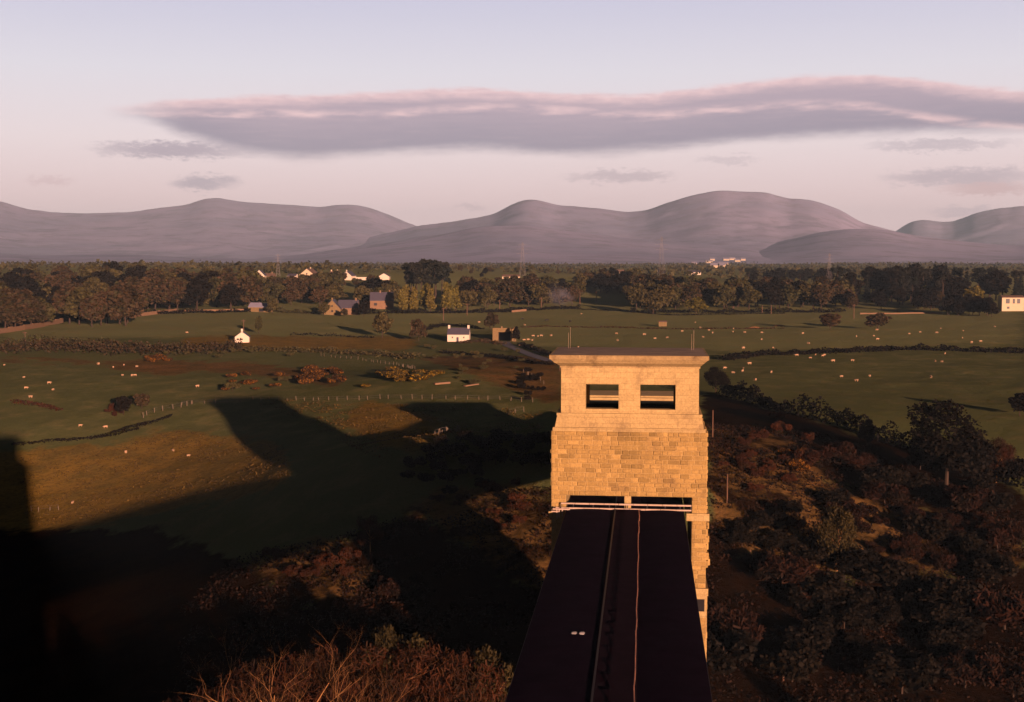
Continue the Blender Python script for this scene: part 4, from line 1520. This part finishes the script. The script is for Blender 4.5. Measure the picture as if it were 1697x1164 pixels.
def fence(pix, step, label, h=1.15, r=.07, mat='post'):
    g = [ground(*p) for p in pix]
    root = empty('fence', label, 'fence', g[0])
    tops = []
    for a, b_ in zip(g[:-1], g[1:]):
        L = (b_ - a).length
        n = max(1, int(L / step))
        for i in range(n):
            x, y = a.x + (b_.x - a.x) * i / n + rng.uniform(-.6, .6), a.y + (b_.y - a.y) * i / n + rng.uniform(-.5, .5)
            z = T1(x, y)
            if len(tops) < 95:
                lx = rng.uniform(-.2, .2)
                o = MB().tube([(0, 0, -.3), (lx, 0, h * rng.uniform(.65, 1.1))], [r, r * .9], 5).build('post', M[mat], root)
                o.location = Vector((x, y, z)) - g[0]
                tops.append(Vector((x, y, z)) - g[0])
    w = MB()
    for q in (.45, .9):
        w.tube([t_ + Vector((0, 0, h * q)) for t_ in tops], .012, 3, cap=False)
    w.build('wire', M['steel'], root)


fence([(300, 672), (420, 664), (560, 664), (700, 663), (830, 664), (905, 668)], 3.2, 'post and wire fence crossing below the mound and past the shadow tips', 1.2, .09)
fence([(235, 694), (255, 685), (300, 676), (330, 668)], 2.2, 'orange lit fence posts beside the windswept thorns', 1.5, .12)
fence([(52, 848), (82, 848), (118, 842)], 1.8, 'short fence at the lower left corner of the yellow field', 1.4, .10)
fence([(720, 724), (735, 719), (760, 712)], 1.6, 'short fence at the edge of the bridge shadow', 1.4, .09)
fence([(838, 690), (855, 686), (880, 682)], 1.6, 'short fence beside the right hand small shadow', 1.4, .09)
fence([(530, 590), (600, 598), (660, 606), (690, 612)], 3.0, 'thin fence below the olive hedge', 1.2, .08)
fence([(870, 620), (905, 640)], 2.2, 'short fence on the slope left of the tower', 1.3, .09)


def field_wall(pix, h, w, label, mat='brown_wall'):
    g = [ground(*p) for p in pix]
    o = MB()
    for a, b_ in zip(g[:-1], g[1:]):
        L = (b_ - a).length
        n = max(1, int(L / 4))
        d = Vector((b_.x - a.x, b_.y - a.y)).normalized()
        nx, ny = -d.y * w / 2, d.x * w / 2
        for i in range(n):
            p, q = a.lerp(b_, i / n), a.lerp(b_, (i + 1) / n)
            zp, zq = T1(p.x, p.y), T1(q.x, q.y)
            hh = h * rng.uniform(.9, 1.08)
            v = [(p.x - nx, p.y - ny, zp - .4), (q.x - nx, q.y - ny, zq - .4), (q.x + nx, q.y + ny, zq - .4), (p.x + nx, p.y + ny, zp - .4),
                 (p.x - nx, p.y - ny, zp + hh), (q.x - nx, q.y - ny, zq + hh), (q.x + nx, q.y + ny, zq + hh), (p.x + nx, p.y + ny, zp + hh)]
            v = [tuple(Vector(c2) - g[0]) for c2 in v]
            o.add(v, [(0, 3, 2, 1), (4, 5, 6, 7), (0, 1, 5, 4), (1, 2, 6, 5), (2, 3, 7, 6), (3, 0, 4, 7)], rng.random())
    ob = o.build('stone_wall', M[mat], None)
    ob.location = g[0]
    tag(ob, label, 'wall')


field_wall([(-20, 556), (40, 547), (104, 535)], 2.4, .7, 'orange lit stone wall along the field edge at the far left')
field_wall([(226, 525), (260, 521), (292, 517)], 2.0, .7, 'orange lit stone wall at the foot of the wood left of the barn')
field_wall([(292, 517), (350, 516), (405, 515)], 1.0, .6, 'low stone wall continuing to the barn')
field_wall([(1425, 521), (1490, 521), (1560, 520)], 0.8, .6, 'pale stone wall along the lane before the plantation', 'brown_wall')
field_wall([(720, 638), (745, 636)], .5, 1.2, 'broken stone wall on the grassy mound', 'brown_wall')
field_wall([(770, 641), (792, 638)], .35, 1.0, 'short stone outcrop wall right on the mound', 'brown_wall')
field_wall([(848, 518), (872, 516)], 1.4, .6, 'short orange lit wall at the wood edge left of the smoke')


# ------------------------------------------------------------------ houses
def house(px, py, w, dp, wh, rh, rz, wall, roof, label, windows=(), chim=(), name='house', cat='house', door=None, gable_wall=None, dist=None, group=None):
    """gabled house; local x along the ridge, -y the front. windows: (x, z, w, h, face)"""
    g = at_dist(px, dist) if dist else ground(px, py)
    root = empty(name, label, cat, g, rz, group)
    b_ = MB().box(-w / 2, w / 2, -dp / 2, dp / 2, -1.2, wh)
    b_.add([(-w / 2, -dp / 2, wh), (-w / 2, dp / 2, wh), (-w / 2, 0, wh + rh)], [(0, 2, 1)])
    b_.add([(w / 2, -dp / 2, wh), (w / 2, dp / 2, wh), (w / 2, 0, wh + rh)], [(0, 1, 2)])
    b_.build('wall', M[wall], root)
    o = .25
    e = rh / (dp / 2) * o
    r_ = MB()
    for s in (-1, 1):
        y0, z0 = s * (dp / 2 + o), wh - e
        v = [(-w / 2 - .12, y0, z0), (w / 2 + .12, y0, z0), (w / 2 + .12, 0, wh + rh + .02), (-w / 2 - .12, 0, wh + rh + .02)]
        v += [(a, b2, c2 + .18) for a, b2, c2 in v]
        r_.add(v, [(0, 1, 2, 3), (4, 5, 6, 7), (0, 1, 5, 4), (1, 2, 6, 5), (3, 0, 4, 7)])
    rf_ = r_.build('roof', M[roof], root, fix=True)
    for cx_ in chim:
        MB().box(cx_ - .45, cx_ + .45, -.4, .4, wh + rh * .6, wh + rh + 1.3).build('chimney', M[wall], rf_)
    for (x, z, ww, hh, face) in windows:
        k = MB()
        if face == 'f':
            k.box(x - ww / 2, x + ww / 2, -dp / 2 - .05, -dp / 2 - .004, z - hh / 2, z + hh / 2)
        else:
            sx = -1 if face == 'l' else 1
            k.box(min(sx * (w / 2 + .004), sx * (w / 2 + .05)), max(sx * (w / 2 + .004), sx * (w / 2 + .05)), x - ww / 2, x + ww / 2, z - hh / 2, z + hh / 2)
        k.build('window', M['glass'], root)
    if door is not None:
        MB().box(door - .5, door + .5, -dp / 2 - .05, -dp / 2 - .003, 0, 2.0).build('door', M['slate'], root)
    return root


P2 = math.pi / 2
house(760.5, 566, 9.6, 5.5, 3.3, 2.6, R(2), 'white', 'slate', 'white cottage with dark slate roof and a chimney at each end', [(2.5, 1.9, .5, .7, 'f'), (-2.6, 1.9, .5, .7, 'f')],
      (-4.3, 4.3), 'cottage', 'cottage', door=-.3)
house(402, 567, 6.4, 6.0, 2.3, 2.2, P2 + R(14), 'white', 'slate', 'tiny white cottage with its gable and one chimney facing the strait', [(0, 1.3, .6, .7, 'l')], (-2.6,), 'cottage', 'cottage')
house(432, 517, 13, 7, 3.0, 2.4, R(-8), 'ochre', 'slate_blue', 'barn with a pale blue roof at the wood edge', [(2, 1.2, 3, 2.0, 'f')], (), 'barn', 'barn')
house(553, 521, 13, 10, 3.2, 5.4, P2 + R(6), 'ochre', 'slate', 'yellow stone house with steep gable and tall chimney', [(0, 2, 1, 1.2, 'l'), (-2.4, 2, 1, 1.2, 'l'), (0, 5.0, .9, 1.0, 'l')], (-5.6,))
house(578, 521, 12, 8, 4, 4.4, R(4), 'brown_wall', 'slate', 'dark roofed wing right of the yellow stone house', [(4, 2.2, 1.2, 1.4, 'f')], (4.5,))
house(633, 512, 15, 9, 5.5, 5, R(10), 'brown_wall', 'slate', 'slate roofed house half hidden by dark trees', [(-4, 3, 2, 1.6, 'f'), (3, 3, 1, 1.4, 'f')], (-1, 5))
# village row on the rise
V = 1130
house(431, 0, 12, 9, 4.0, 4.6, P2 + R(8), 'white', 'slate', 'bright white gable at the left end of the village', [], (), dist=V)
house(447, 0, 9, 8, 2.4, 2.2, R(5), 'brown_wall', 'tile', 'low brown house beside the white village gable', [], (2,), dist=V + 20)
house(485, 0, 8, 7, 3.4, 1.8, R(-6), 'white', 'slate', 'small white house left of the big brown village house', [], (), dist=V)
house(513, 0, 15, 14, 4.2, 5.5, P2 + R(-5), 'cream', 'tile', 'big cream and brown gabled village house', [(-3, 2.2, 1.4, 1.4, 'l'), (3, 2.2, 1.4, 1.4, 'l'), (0, 5.4, 1.2, 1.2, 'l')], (2,), dist=V)
house(540, 0, 14, 8, 2.6, 3.2, R(4), 'brown_wall', 'tile', 'long low brown house in the middle of the village', [(-3, 1.5, 3.2, 1.3, 'f')], (6,), dist=V)
house(554, 0, 7, 8, 4.2, 2.4, R(4), 'cream', 'tile', 'cream house with chimneys in the middle of the village', [], (-2.6, 2.6), dist=V + 14)
house(578, 0, 13, 9, 3.6, 3.8, P2 + R(-6), 'white', 'slate', 'bright white gabled house beside the long white wall', [(1, 1.6, 1.2, 1.2, 'l')], (-5.6,), dist=V)
house(637, 0, 9, 9, 3.0, 2.6, P2 + R(4), 'white', 'slate', 'white gabled house at the right end of the village', [], (), dist=V)
o = MB().box(-14, 14, -.4, .4, -1, 2.6).build('garden_wall', M['white'], None)
o.location = at_dist(607, V - 4)
tag(o, 'long white wall joining two white village houses', 'wall')
for px, d, w, k, lab in [(102, 1150, 8, 'cream', 'small pale house above the left wood, leftmost of the group'), (130, 1130, 8, 'white', 'bright white gabled house above the left wood'),
                         (155, 1160, 9, 'cream', 'brown and cream house above the left wood'), (170, 1140, 7, 'white', 'small white house above the left wood, rightmost of the group')]:
    q = house(px, 0, w, 8, 4.0, 3.4, P2 if k == 'white' else R(6), k, 'tile', lab, [], (), dist=d)
    q.location.z += 2.5
house(1149, 456, 17, 8, 3.0, 2.0, R(4), 'white', 'slate', 'long white bungalow on the plain below the domed mountain', [(-4, 1.6, 2, 1.2, 'f'), (0, 1.6, 2, 1.2, 'f'), (4, 1.6, 2, 1.2, 'f')], ())
house(847, 463, 16, 7, 2.4, 1.6, R(4), 'cream', 'tile', 'long cream farm building on the plain left of centre', [], (), 'farm_building', 'farm')
house(1013, 458, 8, 7, 3.0, 2.6, P2, 'cream', 'tile', 'small cream gabled house in the far trees, left of two', [], ())
house(1028, 456, 8, 7, 3.0, 2.6, R(10), 'cream', 'tile', 'small cream house in the far trees, right of two', [], ())
for p, w in VILLAGE:
    q = house(1200, 0, w, 14, 5, 5, R(rng.uniform(-15, 15)), 'cream', 'slate_blue', 'tiny white house in the far village under the domed mountain', [], (), dist=4000, group='far white village under the mountain')
    q.location = p
# cream house at the right edge
hz = house(1675, 515, 14, 9, 8.5, 1.2, R(2), 'cream', 'tile', 'cream two storey house with dark windows at the right edge', [(-3.4, 6.2, 2.4, 3.0, 'f'), (0.4, 6.2, 1.4, 3.0, 'f'), (3.4, 6.2, 2.0, 3.0, 'f'), (-3, 2, 1.6, 1.4, 'f')], ())
# shed in the sheep field
house(1098.5, 541, 4.3, 3.6, 2.4, .5, R(-3), 'ochre', 'tile', 'small square orange lit shed standing alone in the sheep field', [], (), 'shed', 'shed')

# stone railway portal with deep opening left of the tower
g = ground(836, 566)
pt = empty('railway_portal', 'stone railway portal with dark opening right of the white cottage', 'portal', g, R(6))
for s in (-1, 1):
    MB().box(s * 4.0 - 1.3, s * 4.0 + 1.3, 0, 9, -3, 5.2).build('abutment', M['ochre'], pt)
MB().box(-2.698, 2.698, .15, 9, 4.1, 5.4).build('span', M['ochre'], pt)
MB().box(-5.3, 5.3, -.2, .148, 5.202, 6.0).build('parapet', M['ochre'], pt)
MB().box(-2.698, 2.698, 5, 5.3, -3, 4.098).build('dark_backing', M['void'], pt)  # panel closes the opening, its deep shade put into the colour
g2 = ground(842, 576)
ctr = MB()
pl = [ground(*p) for p in ((836, 567), (842, 573), (862, 582), (890, 592), (915, 600))]
for a, b_ in zip(pl[:-1], pl[1:]):
    d = Vector((b_.x - a.x, b_.y - a.y)).normalized()
    nx, ny = -d.y * 2.2, d.x * 2.2
    ctr.add([(a.x - nx, a.y - ny, T1(a.x - nx, a.y - ny) + .12), (b_.x - nx, b_.y - ny, T1(b_.x - nx, b_.y - ny) + .12),
             (b_.x + nx, b_.y + ny, T1(b_.x + nx, b_.y + ny) + .12), (a.x + nx, a.y + ny, T1(a.x + nx, a.y + ny) + .12)], [(0, 1, 2, 3)])
tag(ctr.build('railway_track', plain('ballast', (0.10, 0.09, 0.105), .9, .3, 1.0)), 'grey railway track bed leading to the stone portal', kind='structure')
# mounds of soil in the right field
for px, py, lab in [(1292, 541, 'low orange soil heap in the far sheep field, right of two'), (1250, 544, 'flat brown soil heap in the far sheep field, left of two')]:
    g = ground(px, py)
    o = MB()
    n = 14
    v = [(0, 0, .9)]
    for rr_, z in ((.45, .75), (.8, .35), (1.0, -.2)):
        for k in range(n):
            w = 2 * math.pi * k / n
            q = rr_ * rng.uniform(.85, 1.1)
            v.append((math.cos(w) * q * 3.6, math.sin(w) * q * 2.0, z * rng.uniform(.8, 1.1)))
    f = [(0, 1 + k, 1 + (k + 1) % n) for k in range(n)]
    for r_ in range(2):
        for k in range(n):
            a = 1 + r_ * n
            f.append((a + k, a + n + k, a + n + (k + 1) % n, a + (k + 1) % n))
    o.add(v, f)
    ob = o.build('soil_heap', plain('bare_soil', (.20, .10, .04), .95, .3, 1.2), None, smooth=True)
    ob.location = g
    tag(ob, lab, 'soil heap')


# ------------------------------------------------------------------ sheep and cattle
def beast(name, L, body_r, leg_h, neck, head_r, mat):
    """a grazing animal grown as one skinned body"""
    v = [(-L * .45, 0, leg_h + body_r), (-L * .2, 0, leg_h + body_r * 1.1), (L * .15, 0, leg_h + body_r * 1.1), (L * .42, 0, leg_h + body_r * 1.15),
         (L * .58, 0, leg_h + body_r * neck), (L * .80, 0, leg_h + body_r * (neck - .45))]
    r = [body_r * .75, body_r, body_r, body_r * .8, head_r * 1.1, head_r]
    e = [(0, 1), (1, 2), (2, 3), (3, 4), (4, 5)]
    for j, x in ((0, -L * .40), (3, L * .36)):
        for s in (-1, 1):
            k = len(v)
            v += [(x, s * body_r * .5, leg_h * .95), (x + .03 * L, s * body_r * .55, leg_h * .5), (x, s * body_r * .55, 0.02)]
            r += [leg_h * .22, leg_h * .13, leg_h * .12]
            e += [(j, k), (k, k + 1), (k + 1, k + 2)]
    for s in (-1, 1):
        k = len(v)
        v.append((L * .62, s * head_r * 1.7, leg_h + body_r * (neck - .05)))
        r.append(head_r * .35)
        e.append((4, k))
    me = bpy.data.meshes.new(name)
    me.from_pydata(v, e, [])
    o = bpy.data.objects.new(name, me)
    COL.objects.link(o)
    sk = o.modifiers.new('skin', 'SKIN')
    for i, q in enumerate(me.skin_vertices[0].data):
        q.radius = (r[i], r[i])
        q.use_root = (i == 1)
    ss = o.modifiers.new('sub', 'SUBSURF')
    ss.levels = ss.render_levels = 1
    dg = bpy.context.evaluated_depsgraph_get()
    m2 = bpy.data.meshes.new_from_object(o.evaluated_get(dg))
    bpy.data.objects.remove(o)
    m2.name = name
    m2.materials.clear()
    m2.materials.append(mat)
    return m2


sheep_me = beast('sheep', 1.35, .34, .38, 1.2, .13, M['wool'])
cow_me = beast('cow', 2.3, .50, .7, 1.0, .17, M['hide'])


def animals(me, name, lab, grp, pts, conv, sc=1.0):
    for a, b_ in pts:
        g = ground(*conv(a, b_))
        o = bpy.data.objects.new(name, me)
        o.location = g
        o.scale = [sc * rng.uniform(.6, 0.98)] * 3
        o.rotation_euler = (0, 0, rng.uniform(0, 6.28))
        COL.objects.link(o)
        tag(o, lab, name, grp)


Z7 = lambda a, b_: (a * .234 + 1300, b_ * .234 + 401)
Z6 = lambda a, b_: (a * .2239 + 940, b_ * .2239 + 401)
Z5 = lambda a, b_: (a * .189 + 640, b_ * .189 + 421)
Z8 = lambda a, b_: (a * .2357, b_ * .2357 + 561)
I0 = lambda a, b_: (a, b_)
animals(sheep_me, 'sheep', 'white sheep in the far sheep field between the long hedge and the wood', 'sheep in the far field',
        [(130, 655), (170, 727), (510, 675), (632, 672), (658, 697), (655, 630), (883, 657), (962, 645), (1105, 618), (1267, 635), (1260, 685), (1325, 720),
         (1390, 712), (1490, 605), (1080, 650)], Z7, 0.95)
animals(sheep_me, 'sheep', 'white sheep in the right pasture below the long dark hedge', 'sheep in the right pasture',
        [(88, 812), (185, 828), (218, 806), (270, 815), (282, 808), (345, 852), (482, 848), (405, 963), (510, 993), (605, 958), (1038, 967), (1137, 797), (1068, 852), (1115, 855)], Z7, 0.9)
animals(sheep_me, 'sheep', 'white sheep in the far field just above the tower cornice', 'sheep above the cornice',
        [(105, 537), (947, 602), (365, 685), (373, 735), (570, 693), (650, 722), (740, 715), (850, 668), (985, 640), (1005, 712), (1050, 660), (1075, 680), (1230, 648),
         (1228, 672), (1315, 677), (1440, 678), (1438, 728), (80, 790), (405, 797), (1303, 795), (1525, 795)], Z6, 1.0)
animals(sheep_me, 'sheep', 'white sheep in the pasture close right of the tower cornice', 'sheep right of the cornice',
        [(1350, 910), (1165, 945), (1303, 942), (1297, 965), (1228, 975), (1510, 973), (1390, 1030)], Z6, 0.9)
animals(sheep_me, 'sheep', 'white sheep in the field between the railway portal and the tower', 'sheep by the railway portal',
        [(815, 607), (1215, 630), (1015, 650), (1290, 728), (1330, 728), (1360, 725), (1445, 725), (1210, 765), (1243, 763), (1278, 765), (1172, 810), (1280, 825)], Z5, 1.0)
animals(sheep_me, 'sheep', 'white sheep on the left pasture above the thorn trees', 'sheep on the left pasture',
        [(30, 195), (168, 280), (345, 325), (183, 360), (372, 370), (690, 188), (797, 210), (870, 192), (962, 205), (862, 267), (925, 268), (950, 268), (1388, 347), (215, 425)], Z8, 0.9)
animals(sheep_me, 'sheep', 'white sheep on the rough slope below the left hedge bank', 'sheep on the yellow slope',
        [(133, 708), (175, 711), (287, 749), (312, 758), (209, 752), (120, 837)], I0, 0.85)
animals(sheep_me, 'sheep', 'white sheep beyond the left scrub band', 'sheep beyond the left scrub band', [(310, 553), (325, 515)], I0, 1.0)
animals(cow_me, 'cow', 'dark cow grazing in the field behind the railway portal', 'dark cattle near the smoke', [(866, 530), (906, 533), (945, 535)], I0, 0.95)

# ------------------------------------------------------------------ smoke and haze
g = ground(928, 512)
sm = MB()
bpy_me = bpy.data.meshes.new('smoke')
import bmesh
bm = bmesh.new()
bmesh.ops.create_icosphere(bm, subdivisions=3, radius=1)
for v_ in bm.verts:
    v_.co *= 1 + .15 * mnoise.noise(v_.co * 2.0)
bm.to_mesh(bpy_me)
bm.free()
so = bpy.data.objects.new('smoke', bpy_me)
COL.objects.link(so)
so.location = g + Vector((0, 0, 9.0))
so.scale = (13, 9, 9.5)
so.rotation_euler = (0, R(18), 0)
m = bpy.data.materials.new('blue_smoke')
m.use_nodes = True
N = Nodes(m.node_tree)
N.n.remove(N.n['Principled BSDF'])
pv = N.new('ShaderNodeVolumePrincipled')
pv.inputs['Color'].default_value = (.62, .66, .85, 1)
t = N.new('ShaderNodeTexCoord')
ln = N.new('ShaderNodeVectorMath', operation='LENGTH')
N.l.new(t.outputs['Object'], ln.inputs[0])
fall = N.smooth(ln.outputs['Value'], 1.0, .15)
dn = N.math('MULTIPLY', fall, N.smooth(N.noise(t.outputs['Object'], 2.2, 4, .6), .38, .7))
N.l.new(N.math('MULTIPLY', dn, .055), pv.inputs['Density'])
N.l.new(pv.outputs[0], N.n['Material Output'].inputs['Volume'])
bpy_me.materials.append(m)
tag(so, 'thin blue bonfire smoke drifting before the wood above the tower', kind='stuff')

m = bpy.data.materials.new('evening_haze')
m.use_nodes = True
N = Nodes(m.node_tree)
N.n.remove(N.n['Principled BSDF'])
pv = N.new('ShaderNodeVolumePrincipled')
pv.inputs['Color'].default_value = (0.50, 0.75, 1.0, 1)
pv.inputs['Density'].default_value = 4.9e-5
N.l.new(pv.outputs[0], N.n['Material Output'].inputs['Volume'])
hb = MB().box(-14500, 14500, -260, 15800, -9, 655).build('haze', m)
tag(hb, 'pale evening haze over the plain and mountains', kind='stuff')
